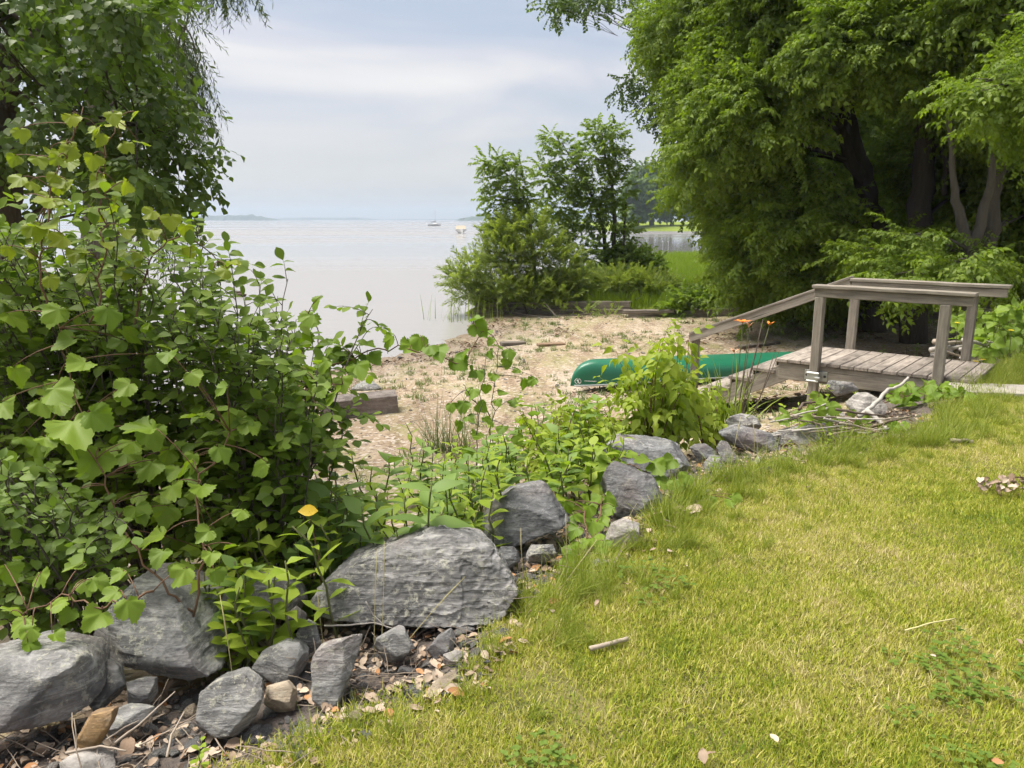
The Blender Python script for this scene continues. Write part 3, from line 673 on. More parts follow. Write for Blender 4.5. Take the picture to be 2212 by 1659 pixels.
def boulder(label, outline, mat, name='boulder', cat='boulder', z=None, Y=None, tilt=0.55, bulge=0.10, thick=0.6, vox=42, amp=1.0, ridge=(), strata=0.0, group=None, sink=0.03, lim=None, cuts=7):
    ub = [q[0] for q in outline]; vb = [q[1] for q in outline]; vbot, vtop = max(vb), min(vb)
    um = (min(ub) + max(ub)) / 2
    if Y is None:
        zz_ = -0.08 if z is None else z
        for _ in range(4):
            p = G(um, vbot, zz_)
            if z is None: zz_ = gz(p.x, p.y)
        Y = p.y
    k = Y / FPX; wm = (max(ub) - min(ub)) * k; hm = (vbot - vtop) * k
    th = thick * min(wm, 1.6 * hm) if lim is None else lim
    cu = sum(ub) / len(ub); cv = sum(vb) / len(vb); pts = []
    for (u, v) in outline:
        up = (vbot - v) * k
        pts.append(D(u, v, Y + tilt * up))
        if random.random() < 0.3:
            su, sv = cu + (u - cu) * 0.62, cv + (v - cv) * 0.62; ups = (vbot - sv) * k
            pts.append(D(su, sv, Y + tilt * ups - bulge * wm * random.uniform(0.7, 1.3)))
        q = D(cu + (u - cu) * 0.86, v, Y + tilt * up); q = q + Vector((q.x * 0.12, 1, 0)).normalized() * th * random.uniform(0.75, 1.1) ; q.z -= 0.12 * up + 0.02
        pts.append(q)
        if v > cv: pts.append(D(u, v, Y + tilt * up) + Vector((0, th * 0.3, -sink)))
    for (u, v, dy) in ridge: pts.append(D(u, v, Y + tilt * (vbot - v) * k + dy))
    c = sum(pts, Vector()) / len(pts)
    bm = bmesh.new()
    for q in pts: bm.verts.new(q - c)
    r = bmesh.ops.convex_hull(bm, input=bm.verts[:])
    bmesh.ops.delete(bm, geom=[g for g in set(r['geom_interior'] + r['geom_unused']) if isinstance(g, bmesh.types.BMVert)], context='VERTS')
    for _ in range(cuts):                                    # cleaved facets
        nn = Vector((random.gauss(0, 1), random.gauss(-0.5, .8), random.gauss(0.35, .8))).normalized()
        ds = sorted(v.co.dot(nn) for v in bm.verts); ext = ds[-1] - ds[0]
        bmesh.ops.bisect_plane(bm, geom=bm.verts[:] + bm.edges[:] + bm.faces[:], plane_co=nn * (ds[-1] - ext * random.uniform(.06, .17)), plane_no=nn, clear_outer=True)
        bmesh.ops.holes_fill(bm, edges=[e for e in bm.edges if e.is_boundary], sides=0)
    o = bm_obj(name, bm, mat, None, loc=c)
    m = o.modifiers.new('r', 'REMESH'); m.mode = 'VOXEL'; m.voxel_size = max(wm, hm) / vox
    tag(o, label, cat, group); PENDING.append((o, max(wm, hm), amp, strata))
    return o
GR = 'boulders along the lawn edge'
boulder('big flat grey boulder cut off by the left picture edge', [(-110, 1450), (-60, 1425), (0, 1428), (50, 1409), (140, 1406), (182, 1420), (192, 1448), (184, 1500), (192, 1535), (150, 1562), (60, 1610), (0, 1643), (-110, 1650)], M_SLATE, z=-0.10, tilt=0.75, thick=0.7, vox=60, group=GR)
boulder('squarish grey boulder end wedged right of the leftmost big boulder', [(178, 1462), (194, 1438), (232, 1424), (255, 1440), (264, 1478), (250, 1508), (202, 1537), (186, 1515)], M_SLATE, Y=2.42, tilt=0.6, bulge=0.02, group=GR)
boulder('large rounded grey boulder with pale streaks under the grape leaves', [(167, 1406), (187, 1366), (253, 1293), (283, 1258), (337, 1260), (363, 1286), (417, 1306), (457, 1319), (483, 1356), (486, 1423), (463, 1459), (393, 1483), (343, 1456), (277, 1443), (227, 1436), (187, 1423)], M_SLATE, z=-0.10, tilt=0.7, bulge=0.07, thick=0.7, vox=70, group=GR)
boulder('grey boulder half hidden in leaves left of the widest boulder', [(503, 1262), (540, 1228), (590, 1235), (635, 1262), (659, 1300), (655, 1318), (600, 1335), (530, 1330), (500, 1295)], M_SLATE, Y=3.0, tilt=0.6, group=GR)
boulder('widest grey boulder with layered ridged face in the middle foreground', [(668, 1298), (690, 1262), (737, 1232), (777, 1212), (854, 1179), (937, 1159), (954, 1141), (979, 1149), (985, 1164), (1020, 1170), (1057, 1179), (1080, 1202), (1122, 1279), (1100, 1316), (1070, 1351), (970, 1358), (837, 1354), (737, 1346), (686, 1332)], M_SLATE_L, z=-0.05, tilt=0.62, bulge=0.015, thick=0.55, vox=120, amp=1.0, strata=0.45, cuts=0, group=GR, ridge=[(780, 1225, -0.02), (1040, 1190, -0.03), (930, 1172, -0.02)])
boulder('angular dark grey boulder propped on smaller stones', [(1019, 1155), (1037, 1105), (1104, 1059), (1174, 1042), (1190, 1062), (1220, 1105), (1238, 1132), (1217, 1162), (1147, 1176), (1097, 1187), (1027, 1166)], M_BLUE, Y=3.62, tilt=0.75, bulge=0.02, vox=60, ridge=[(1052, 1124, -0.05), (1137, 1140, -0.06), (1212, 1148, -0.04), (1090, 1128, -0.06)], group=GR)
boulder('dark upright boulder with sharp edges above the rounded tan stone', [(1288, 1040), (1300, 1008), (1340, 990), (1385, 1000), (1415, 1035), (1438, 1085), (1430, 1117), (1402, 1147), (1360, 1132), (1325, 1110), (1308, 1075)], M_BLUE, Y=4.12, tilt=0.5, vox=55, ridge=[(1355, 1010, -0.05), (1385, 1090, -0.10), (1420, 1075, -0.05)], group=GR)
boulder('long smooth dark grey boulder behind the upright one', [(1290, 990), (1302, 968), (1325, 944), (1352, 960), (1400, 950), (1455, 955), (1490, 975), (1518, 1000), (1515, 1024), (1460, 1047), (1400, 1035), (1330, 1015)], M_BLUE, Y=4.85, tilt=0.7, bulge=0.04, vox=55, group=GR)
boulder('rounded tan stone nestled in the grass edge', [(1305, 1165), (1320, 1135), (1350, 1120), (1380, 1130), (1396, 1155), (1390, 1180), (1350, 1185), (1315, 1180)], M_PALE, z=-0.02, tilt=0.5, bulge=0.14, amp=0.6, group=GR)
boulder('flat grey stone behind the three stones with leaf litter', [(540, 1443), (567, 1406), (617, 1384), (647, 1389), (664, 1419), (657, 1456), (623, 1484), (573, 1477)], M_SLATE, z=-0.09, tilt=0.9, group=GR)
boulder('tall wedge shaped grey stone standing upright among leaf litter', [(658, 1500), (672, 1420), (700, 1375), (745, 1362), (784, 1370), (775, 1410), (745, 1480), (725, 1527), (690, 1528)], M_SLATE, z=-0.06, tilt=0.5, bulge=0.03, vox=50, group=GR)
boulder('broad grey stone with a white crack line beside twig litter', [(416, 1508), (467, 1469), (520, 1459), (563, 1479), (566, 1516), (547, 1545), (520, 1588), (467, 1595), (418, 1575)], M_SLATE, z=-0.07, tilt=0.6, bulge=0.06, vox=50, group=GR)
boulder('tan stone right of the white cracked stone', [(567, 1486), (620, 1471), (640, 1493), (641, 1525), (593, 1532), (567, 1515)], M_TAN, z=-0.06, tilt=0.8, name='stone', cat='stone', group=GR)
boulder('ochre faced leaning slab under the leftmost boulders', [(150, 1615), (194, 1537), (222, 1526), (248, 1531), (236, 1566), (205, 1604), (180, 1616)], M_OCHRE, Y=2.12, tilt=0.4, bulge=0.02, name='stone', cat='stone', group=GR)
boulder('dark slab leaning behind the ochre faced slab', [(225, 1545), (250, 1527), (330, 1530), (335, 1548), (270, 1566), (228, 1590)], M_SLATE, Y=2.28, tilt=0.8, name='stone', cat='stone', group=GR)
boulder('small blocky stone in the dark gap under the streaked boulder', [(262, 1478), (300, 1468), (333, 1466), (336, 1503), (300, 1517), (265, 1511)], M_SLATE_L, Y=2.44, tilt=0.5, name='stone', cat='stone', group=GR)
boulder('pale stone at the bottom left among litter', [(118, 1655), (150, 1632), (190, 1625), (235, 1640), (252, 1670), (180, 1690), (122, 1680)], M_PALE, z=-0.08, tilt=0.9, name='stone', cat='stone', group=GR)
boulder('grey triangular stone below the widest boulder', [(803, 1402), (812, 1378), (867, 1355), (896, 1405), (868, 1428), (820, 1432)], M_SLATE, z=-0.05, tilt=0.6, bulge=0.12, name='stone', cat='stone', group=GR)
boulder('dark oblong stone right of the grey triangular stone', [(915, 1412), (945, 1375), (975, 1358), (990, 1375), (975, 1402), (930, 1424)], M_BLUE, z=-0.05, tilt=0.8, name='stone', cat='stone', group=GR)
boulder('thin tan flake lying at the grass edge', [(903, 1512), (940, 1470), (985, 1442), (989, 1462), (965, 1502), (930, 1514)], M_TAN, z=-0.04, tilt=1.3, bulge=0.01, thick=0.25, name='stone', cat='stone', group=GR)
boulder('small olive stone behind the thin tan flake', [(945, 1418), (985, 1403), (1006, 1410), (1001, 1430), (955, 1432)], M_PALE, z=-0.04, tilt=0.8, name='stone', cat='stone', group=GR)
boulder('small upright stone left of the tall wedge', [(637, 1372), (655, 1332), (682, 1345), (692, 1385), (662, 1412), (640, 1402)], M_SLATE, z=-0.08, tilt=0.4, name='stone', cat='stone', group=GR)
boulder('small grey slab against the widest boulder at its left end', [(612, 1328), (640, 1308), (662, 1325), (656, 1352), (620, 1350)], M_SLATE, Y=2.86, tilt=0.6, name='stone', cat='stone', group=GR)
boulder('flat layered stone under the propped dark boulder', [(1130, 1192), (1140, 1178), (1196, 1176), (1203, 1195), (1170, 1212), (1140, 1210)], M_SLATE_L, z=-0.03, tilt=0.7, name='stone', cat='stone', group=GR)
boulder('dark stone in shade under the propped boulder', [(1072, 1205), (1080, 1180), (1118, 1180), (1126, 1205), (1100, 1222), (1076, 1220)], M_BLUE, z=-0.05, tilt=0.6, name='stone', cat='stone', group=GR)
boulder('grey stone hidden in vine leaves below the tan stone', [(1268, 1222), (1290, 1205), (1312, 1210), (1315, 1225), (1285, 1232)], M_SLATE, z=-0.02, tilt=0.7, name='stone', cat='stone', group=GR)
boulder('low dark stone right of the long smooth boulder', [(1488, 968), (1500, 957), (1525, 958), (1548, 975), (1546, 988), (1510, 990)], M_BLUE, Y=5.25, tilt=0.6, name='stone', cat='stone', group=GR)
boulder('dark stone with a weed growing in front of it', [(1519, 1000), (1535, 982), (1560, 985), (1574, 1005), (1566, 1016), (1525, 1016)], M_BLUE, Y=5.0, tilt=0.6, name='stone', cat='stone', group=GR)
boulder('dark leaning slab with a slanting edge in the far rock cluster', [(1546, 962), (1558, 948), (1572, 955), (1601, 998), (1582, 1008), (1565, 1002)], M_BLUE, Y=5.2, tilt=0.5, name='stone', cat='stone', group=GR)
boulder('large dark boulder in the far rock cluster near the brush pile', [(1543, 930), (1570, 915), (1616, 923), (1660, 930), (1686, 942), (1694, 970), (1640, 978), (1590, 962)], M_BLUE, Y=5.5, tilt=0.7, bulge=0.08, group=GR)
boulder('long flat topped slab in front of the brush pile', [(1655, 940), (1720, 922), (1790, 912), (1806, 920), (1802, 948), (1740, 968), (1690, 964)], M_SLATE, Y=5.75, tilt=1.0, group=GR)
boulder('humped grey boulder below the daylily clump', [(1566, 908), (1582, 897), (1602, 892), (1640, 900), (1652, 920), (1610, 928), (1575, 925)], M_SLATE, Y=6.2, tilt=0.7, group=GR)
boulder('whitish rounded stone in the far rock cluster', [(1629, 990), (1636, 982), (1644, 984), (1648, 996), (1644, 1006), (1632, 1006)], M_WHITE_ST, z=-0.03, tilt=0.4, name='stone', cat='stone', vox=20, group=GR)
boulder('small white stone on the gravel in front of the far rock cluster', [(1599, 1022), (1608, 1012), (1617, 1022), (1615, 1033), (1602, 1032)], M_WHITE_ST, z=-0.02, tilt=0.4, name='stone', cat='stone', vox=20, group=GR)
boulder('small tan stone beside the small white one', [(1577, 1022), (1588, 1016), (1594, 1026), (1590, 1034), (1579, 1032)], M_TAN, z=-0.02, tilt=0.4, name='stone', cat='stone', vox=20, group=GR)
boulder('pale lumpy boulder in front of the landing', [(1824, 870), (1840, 847), (1876, 848), (1904, 863), (1921, 880), (1916, 894), (1870, 898), (1829, 888)], M_PALE, Y=6.6, tilt=0.9, amp=1.3, group=GR)
boulder('dark squared rock under the edge of the landing', [(1773, 829), (1790, 820), (1841, 826), (1856, 841), (1804, 856), (1776, 853)], M_SLATE, Y=7.35, tilt=0.5, group=GR)
boulder('grey stone to the left under the pale lumpy boulder', [(1760, 898), (1790, 876), (1826, 880), (1832, 905), (1790, 915)], M_PALE, Y=6.35, tilt=0.7, name='stone', cat='stone', group=GR)
boulder('grey stone behind the landing between its right posts', [(2008, 760), (2030, 745), (2052, 742), (2062, 765), (2040, 775), (2010, 775)], M_SLATE, Y=9.6, tilt=0.4, name='stone', cat='stone', vox=24)
M_SLAB = rock_mat('beach_slab', (0.17, 0.14, 0.12), (0.25, 0.215, 0.19), 0.1, 0.5, 0.1)
lying('stone_slab', 'long squared weathered stone slab lying on the beach at left', 'slab', 778, 893, 1.02, 0.42, 0.25, 0.22, M_SLAB, 0.05)
boulder('flat dark stone farther up the beach behind the slab', [(750, 838), (790, 821), (820, 820), (824, 838), (800, 844), (760, 844)], M_SLATE, tilt=1.2, name='stone', cat='stone', vox=24)
boulder('little pale stone beside the flat beach stone', [(783, 850), (790, 843), (797, 845), (798, 852), (788, 854)], M_TAN, tilt=0.6, name='stone', cat='stone', vox=16)

dg = bpy.context.evaluated_depsgraph_get()
for o, sz, amp, strata in PENDING:
    me = bpy.data.meshes.new_from_object(o.evaluated_get(dg)); o.modifiers.clear()
    old = o.data; o.data = me; bpy.data.meshes.remove(old)
    if not me.materials: pass
    n = len(me.vertices); co = np.empty(n * 3); me.vertices.foreach_get('co', co); co = co.reshape(-1, 3)
    nr = np.empty(n * 3); me.vertices.foreach_get('normal', nr); nr = nr.reshape(-1, 3)
    sd = Vector((random.random() * 99, random.random() * 99, random.random() * 99)); a = amp * sz
    f1 = 4.0 / sz
    # chipped facets: snap a warped copy of the surface to coarse cells
    for i in range(n):
        p = Vector(co[i]); q = p * f1 + sd
        d = noise.noise(q) * 0.008 + noise.noise(q * 2.7) * 0.007 + abs(noise.noise(q * 6.0)) * -0.012 + noise.noise(q * 14) * 0.004
        cell = noise.cell(q * 1.3 + noise.noise_vector(q) * 0.6) * 0.006
        if strata:
            t = (p.z * 0.88 + p.x * -0.22 + p.y * 0.45) * 44 + noise.noise(q * 1.5) * 1.4 + noise.noise(q * 6) * 1.1
            d += (t - math.floor(t)) * 0.011 * strata * (0.5 + 0.5 * noise.noise(q * 2.0 + sd))
        co[i] += nr[i] * (d + cell) * a
    me.vertices.foreach_set('co', co.ravel()); me.update(); me.shade_smooth()
    me.set_sharp_from_angle(angle=math.radians(38))

# ------------------------------------------------------------------ small stones, gravel, litter, sticks
def pebble_mesh(name, mat, seed, flat=0.6, n=14):
    r = np.random.default_rng(seed); bm = bmesh.new()
    for _ in range(n):
        v = r.normal(size=3); v /= np.linalg.norm(v); bm.verts.new((v[0], v[1] * r.uniform(0.6, 0.95), v[2] * flat))
    h = bmesh.ops.convex_hull(bm, input=bm.verts[:])
    bmesh.ops.delete(bm, geom=[g for g in set(h['geom_interior'] + h['geom_unused']) if isinstance(g, bmesh.types.BMVert)], context='VERTS')
    bmesh.ops.bevel(bm, geom=bm.edges[:], offset=0.06, segments=1, affect='EDGES')
    me = bpy.data.meshes.new(name); bm.to_mesh(me); bm.free(); me.materials.append(mat); return me
PEB = [pebble_mesh('stone', m, 40 + i, f) for i, (m, f) in enumerate(((M_SLATE, .5), (M_BLUE, .45), (M_SLATE, .7), (M_SLATE_L, .4), (M_PALE, .6), (M_TAN, .55), (M_BLUE, .6), (M_SLATE, .35)))]
def bed_points(n, s0, s1, seed, ymax=6.5, ymin=1.2):
    r = np.random.default_rng(seed); out = []
    while len(out) < n:
        x = r.uniform(-2.6, 3.6, 4000); y = r.uniform(ymin, ymax, 4000); s = sdist(EDGE, x, y); m = (s > s0) & (s < s1)
        out += list(zip(x[m], y[m], s[m]))
    return out[:n]
r = np.random.default_rng(5)
pts = bed_points(4800, -0.9, 0.06, 11); pts = [p for p in pts if r.random() < 1.0 - max(0, p[2] + 0.05) * 6]
zz_ = ground_z(np.array([p[0] for p in pts]), np.array([p[1] for p in pts]))
sc = np.clip(r.lognormal(math.log(0.013), 0.55, len(pts)), 0.005, 0.045)
o = scatter('gravel', [(p[0], p[1], z + 0.3 * s) for p, z, s in zip(pts, zz_, sc)], r.uniform(-0.6, 0.6, (len(pts), 3)) + np.stack([np.zeros(len(pts))] * 2 + [r.uniform(0, 6.3, len(pts))], 1), sc, r.choice(8, len(pts), p=[.2, .2, .15, .15, .08, .07, .1, .05]), source_set('pebble_source', PEB))
tag(o, 'slate chips and gravel between the boulders', kind='stuff')
GS = 'small stones scattered between the boulders'
for i, (x, y, s) in enumerate(bed_points(46, -0.55, -0.02, 21, 5.8, 1.7)):
    c = random.uniform(0.03, 0.062); z = gz(x, y)
    o = link_mesh('stone', random.choice(PEB), None, (x, y, z + c * 0.25), (random.uniform(-.4, .4), random.uniform(-.4, .4), random.uniform(0, 6)), (c, c, c))
    where = ('before the leftmost big boulders' if x < -0.85 else 'before the widest boulder' if x < 0.05 else 'before the propped dark boulder' if x < 0.75 else 'before the far rock cluster')
    tag(o, 'small loose angular stone in the gravel ' + where, 'stone', 'small stones ' + where)
# beach pebbles and shells
r = np.random.default_rng(8); n = 1500
bxy = np.stack([r.uniform(-5, 9, 12000), r.uniform(6, 21.5, 12000)], 1); w = sdist(SHORE, bxy[:, 0], bxy[:, 1]); s = sdist(EDGE, bxy[:, 0], bxy[:, 1])
m = (w > -0.3) & (s < -1.6) & (vnoise(bxy[:, 0], bxy[:, 1], 0.9, 31) > 0.38); bxy = bxy[m][:n]; bz = ground_z(bxy[:, 0], bxy[:, 1])
sc = np.clip(r.lognormal(math.log(0.016), 0.5, len(bxy)), 0.006, 0.06)
o = scatter('beach_pebbles', np.column_stack([bxy, bz + 0.2 * sc]), np.column_stack([r.uniform(-.4, .4, (len(bxy), 2)), r.uniform(0, 6.3, len(bxy))]), sc, r.choice(8, len(bxy), p=[.1, .1, .1, .1, .25, .2, .05, .1]), bpy.data.collections['pebble_source'])
tag(o, 'pebbles and shell bits on the sand', kind='stuff')

def dead_leaf_mesh(name, mat, seed):
    r = random.Random(seed); V = []; F = []; n = 7; curl = r.uniform(0.3, 1.0)
    for i in range(n):
        t = i / (n - 1); w = 0.34 * math.sin(math.pi * min(1, t * 0.95 + 0.03)) ** 0.8 * r.uniform(0.8, 1.15); zc = curl * 0.25 * math.sin(t * 3 + r.random())
        for k in (-1, 0, 1): V.append((k * w, t - 0.5, zc + abs(k) * 0.16 * curl * r.uniform(0.5, 1.5)))
    for i in range(n - 1):
        for k in range(2): F.append((i * 3 + k, i * 3 + k + 1, i * 3 + k + 4, i * 3 + k + 3))
    me = bpy.data.meshes.new(name); me.from_pydata(V, [], F); me.shade_smooth(); me.materials.append(mat); return me
def dmat(nm, a, c):
    b = NB(nm); oi = b.node('ShaderNodeObjectInfo'); b.base(b.mix(b.math('ADD', b.math('MULTIPLY', oi.outputs['Random'], 0.7), b.math('MULTIPLY', b.noise(b.coord('Object'), 9, 3), 0.3)), a, c), 0.85, 0.15); return b.m
M_DEAD = dmat('dead_leaf', (0.20, 0.13, 0.085), (0.55, 0.45, 0.35)); M_DEADO = dmat('dead_leaf_orange', (0.30, 0.14, 0.06), (0.45, 0.26, 0.13))
DEAD = [dead_leaf_mesh('dead_leaf', M_DEAD if i < 5 else M_DEADO, 60 + i) for i in range(6)]
TWIG_M = plain('twig_bark', (0.30, 0.245, 0.19), 0.9, 0.15, var=0.3)
def twig_mesh(seed):
    r = random.Random(seed); pts = [Vector((0, 0, 0))]
    for i in range(5): pts.append(pts[-1] + Vector((0.2, r.uniform(-.03, .03), r.uniform(-.015, .02))))
    vs, fs = tube_data(pts, [0.012 * (1 - 0.1 * i) for i in range(6)], 5); me = bpy.data.meshes.new('twig'); me.from_pydata([tuple(v) for v in vs], [], fs); me.shade_smooth(); me.materials.append(TWIG_M); return me
TWG = [twig_mesh(i) for i in range(4)]
DEADSET = source_set('dead_leaf_source', DEAD + TWG)
r = np.random.default_rng(9)
pts = [p for p in bed_points(14000, -1.5, 0.1, 13, 7.2) if vnoise(np.array([p[0]]), np.array([p[1]]), 2.6, 40)[0] > 0.17 and r.random() < 1.0 - max(0, p[2] + 0.05) * 5][:9500]
zz_ = ground_z(np.array([p[0] for p in pts]), np.array([p[1] for p in pts])); n = len(pts)
idx = r.choice(10, n, p=[.13, .13, .13, .13, .13, .09, .065, .065, .065, .065]); sc = np.where(idx < 6, r.lognormal(math.log(.03), .4, n), r.uniform(0.05, 0.25, n))
o = scatter('leaf_litter', [(p[0], p[1], z + 0.008 + 0.014 * r.random()) for p, z in zip(pts, zz_)], np.column_stack([r.normal(0, .35, (n, 2)), r.uniform(0, 6.3, n)]), sc, idx, DEADSET)
tag(o, 'dry brown leaves and twigs lying between the boulders', kind='stuff')
# wrack of dead reeds on the beach
r = np.random.default_rng(10)
wx = r.uniform(-5, 9, 30000); wy = r.uniform(7, 21.5, 30000); w = sdist(SHORE, wx, wy); s = sdist(EDGE, wx, wy)
ok = (s < -2.0) & (((w > 0.0) & (w < 1.3)) | ((w > 2.2) & (w < 2.9)) | (w > 5.5)) & (vnoise(wx, wy, 1.1, 50) > np.where(w < 1.3, 0.42, 0.62)) & (sdist(WALL, wx, wy) > 0.3); wx, wy = wx[ok][:2100], wy[ok][:2100]; n = len(wx)
M_WRACK = dmat('wrack', (0.10, 0.06, 0.04), (0.25, 0.17, 0.11))
WR = []
for i in range(4):
    me = twig_mesh(30 + i).copy(); me.materials.clear(); me.materials.append(M_WRACK); WR.append(me)
for i in range(3):
    me = DEAD[i].copy(); me.materials.clear(); me.materials.append(M_WRACK); WR.append(me)
idx = r.integers(0, 7, n)
o = scatter('wrack', np.column_stack([wx, wy, ground_z(wx, wy) + 0.012]), np.column_stack([r.normal(0, .25, (n, 2)), r.normal(1.0, 0.7, n)]), np.where(idx < 4, r.uniform(0.08, 0.32, n), r.uniform(0.04, 0.12, n)), idx, source_set('wrack_source', WR))
tag(o, 'brown wrack of dead reeds in lines along the beach', kind='stuff')

M_STICK = plain('dry_stick', (0.36, 0.30, 0.24), 0.9, 0.15, var=0.3, scale=14); M_STICKG = plain('grey_stick', (0.42, 0.39, 0.35), 0.9, 0.15, var=0.25, scale=14); M_STICKD = plain('dark_stick', (0.13, 0.10, 0.08), 0.9, 0.15, var=0.3)
def stick(label, px_, Y, rad, mat=M_STICK, group=None, taper=0.55):
    """px_ [(u, v)], Y per point"""
    P = [D(u, v, y) for (u, v), y in zip(px_, Y)]
    fine = []
    for a, c in zip(P[:-1], P[1:]):
        for k in range(4): fine.append(a.lerp(c, k / 4) + Vector((random.uniform(-1, 1), random.uniform(-1, 1), random.uniform(-1, 1))) * rad * 0.28)
    fine.append(P[-1]); base = fine[0]
    vs, fs = tube_data([q - base for q in fine], [rad * (1 - (1 - taper) * i / (len(fine) - 1)) for i in range(len(fine))], 6)
    o = mesh_obj('stick', vs, fs, mat, None, True, base); tag(o, label, 'stick', group); return o
stick('long thin stick slanting up the litter beside the white cracked stone', [(250, 1604), (300, 1565), (378, 1494)], [2.10, 2.2, 2.36], 0.0045)
stick('curved thin stick standing in the litter left of the white cracked stone', [(360, 1635), (370, 1588), (398, 1538)], [2.05, 2.14, 2.24], 0.004)
stick('forked looking stick lying along the bottom left litter', [(142, 1627), (190, 1618), (220, 1612), (272, 1622)], [2.06, 2.08, 2.09, 2.07], 0.005)
stick('short stick crossing the litter below the ochre slab', [(230, 1598), (268, 1572), (300, 1556)], [2.12, 2.18, 2.22], 0.003)
stick('thin straight twig across the litter near the seedling', [(300, 1610), (350, 1585), (412, 1558)], [2.12, 2.16, 2.2], 0.003)
stick('pale dead twig lying under the widest boulder', [(700, 1352), (760, 1350), (808, 1345), (850, 1358)], [2.86, 2.88, 2.9, 2.88], 0.004, M_STICKG)
stick('forked bare twig at the left foot of the widest boulder', [(790, 1300), (805, 1328), (838, 1358)], [2.86, 2.87, 2.86], 0.0035, M_STICKG)
p = G(1275, 1404, 0.02); q = G(1355, 1380, 0.02)
stick('short thick weathered stick lying on the lawn', [(1274, 1403), (1310, 1392), (1356, 1379)], [G(1274, 1403, .03).y, G(1310, 1392, .035).y, G(1356, 1379, .035).y], 0.010, M_STICK, taper=0.8)
stick('short brown stick on the far lawn below the brush pile', [(2056, 953), (2080, 952), (2102, 954)], [G(2056, 953, .03).y, G(2080, 952, .03).y, G(2102, 954, .03).y], 0.018, M_STICK, taper=0.8)
stick('thin dry stalk lying on the lawn at right', [(1955, 1362), (2010, 1346), (2062, 1336)], [G(1955, 1362, .035).y, G(2010, 1346, .045).y, G(2062, 1336, .035).y], 0.0035, plain('straw', (0.55, 0.5, 0.25), 0.8, 0.2), taper=0.7)
# brush pile
GB = 'sticks heaped in the brush pile'
stick('longest bare crooked branch sticking up from the brush pile', [(1855, 900), (1885, 878), (1905, 855), (1920, 842), (1950, 828), (1962, 815)], [6.15, 6.3, 6.4, 6.5, 6.6, 6.65], 0.020, M_STICKG)
stick('stout pale peeled stick slanting down the right of the brush pile', [(1872, 886), (1900, 912), (1930, 940), (1952, 960)], [6.1, 6.0, 5.85, 5.75], 0.022, M_STICKG)
stick('dark looping branch arching over the left of the brush pile', [(1725, 884), (1735, 872), (1760, 868), (1785, 870)], [6.0, 6.1, 6.2, 6.25], 0.013, M_STICKD)
rb = random.Random(3)
for i in range(44):
    u = rb.uniform(1700, 1935); v = 905 + rb.uniform(-16, 30) - (u - 1800) * 0.02; Lp = rb.uniform(40, 130); a = rb.gauss(-0.05, 0.35); y0 = rb.uniform(5.7, 6.3)
    du, dv = Lp / 2 * math.cos(a), -Lp / 2 * math.sin(a) * 0.45
    stick('thin dry stick heaped in the brush pile by the landing', [(u - du, v - dv), (u, v + rb.uniform(-3, 3)), (u + du, v + dv)], [y0 + rb.uniform(-.15, .15), y0, y0 + rb.uniform(-.2, .2)], rb.uniform(0.005, 0.013), rb.choice([M_STICK, M_STICK, M_STICKG, M_STICKD]), GB)
# driftwood heap behind the right posts
GD = 'driftwood heaped behind the landing'
for i in range(12):
    u = rb.uniform(2040, 2150); v = rb.uniform(735, 768); Lp = rb.uniform(30, 90); y0 = rb.uniform(9.3, 9.9); a = rb.gauss(0.1, 0.25)
    stick('grey driftwood stick heaped behind the landing at right', [(u - Lp / 2, v + Lp / 2 * a), (u + Lp / 2, v - Lp / 2 * a)], [y0, y0 + rb.uniform(-.3, .3)], rb.uniform(0.015, 0.04), rb.choice([M_STICKG, M_STICK]), GD)
# dead leaves on the lawn
GL = 'dead leaves scattered on the lawn'
for (u, v, s_) in ((1447, 1195, .07), (1350, 1265, .06), (1640, 1062, .06), (1630, 1126, .05), (2015, 1420, .035), (1670, 1600, .06), (1520, 1637, .07), (1536, 1632, .05), (2155, 1650, .05), (2200, 1390, .06), (2010, 925, .06), (1430, 1110, .05), (1290, 1307, .05), (2128, 843, .07), (1745, 1055, .05), (2190, 843, .06), (1410, 1190, .05), (1480, 1225, .05)):
    p = G(u, v, 0.03); o = link_mesh('dead_leaf', DEAD[rb.randrange(6)], None, (p.x, p.y, 0.035), (rb.gauss(0, .4), rb.gauss(0, .4), rb.uniform(0, 6)), (s_ * .62, s_ * .62, s_ * .62)); tag(o, 'single dry curled leaf lying on the lawn', 'leaf', GL)
p = G(2192, 1062, 0.02); pile = empty('leaf_pile', (p.x, p.y, 0.0)); tag(pile, 'small heap of dry brown leaves on the lawn at the right edge', 'leaf pile')
for i in range(90):
    a = rb.uniform(0, 6.3); rr = 0.2 * math.sqrt(rb.random()); s_ = rb.uniform(0.03, 0.065)
    link_mesh('leaf', DEAD[rb.randrange(5)], pile, (rr * math.cos(a) * 1.3 + 0.05, rr * math.sin(a) * 0.8, 0.03 + 0.08 * rb.random() * (1 - rr / 0.3)), (rb.gauss(0, .6), rb.gauss(0, .6), rb.uniform(0, 6)), (s_, s_, s_))
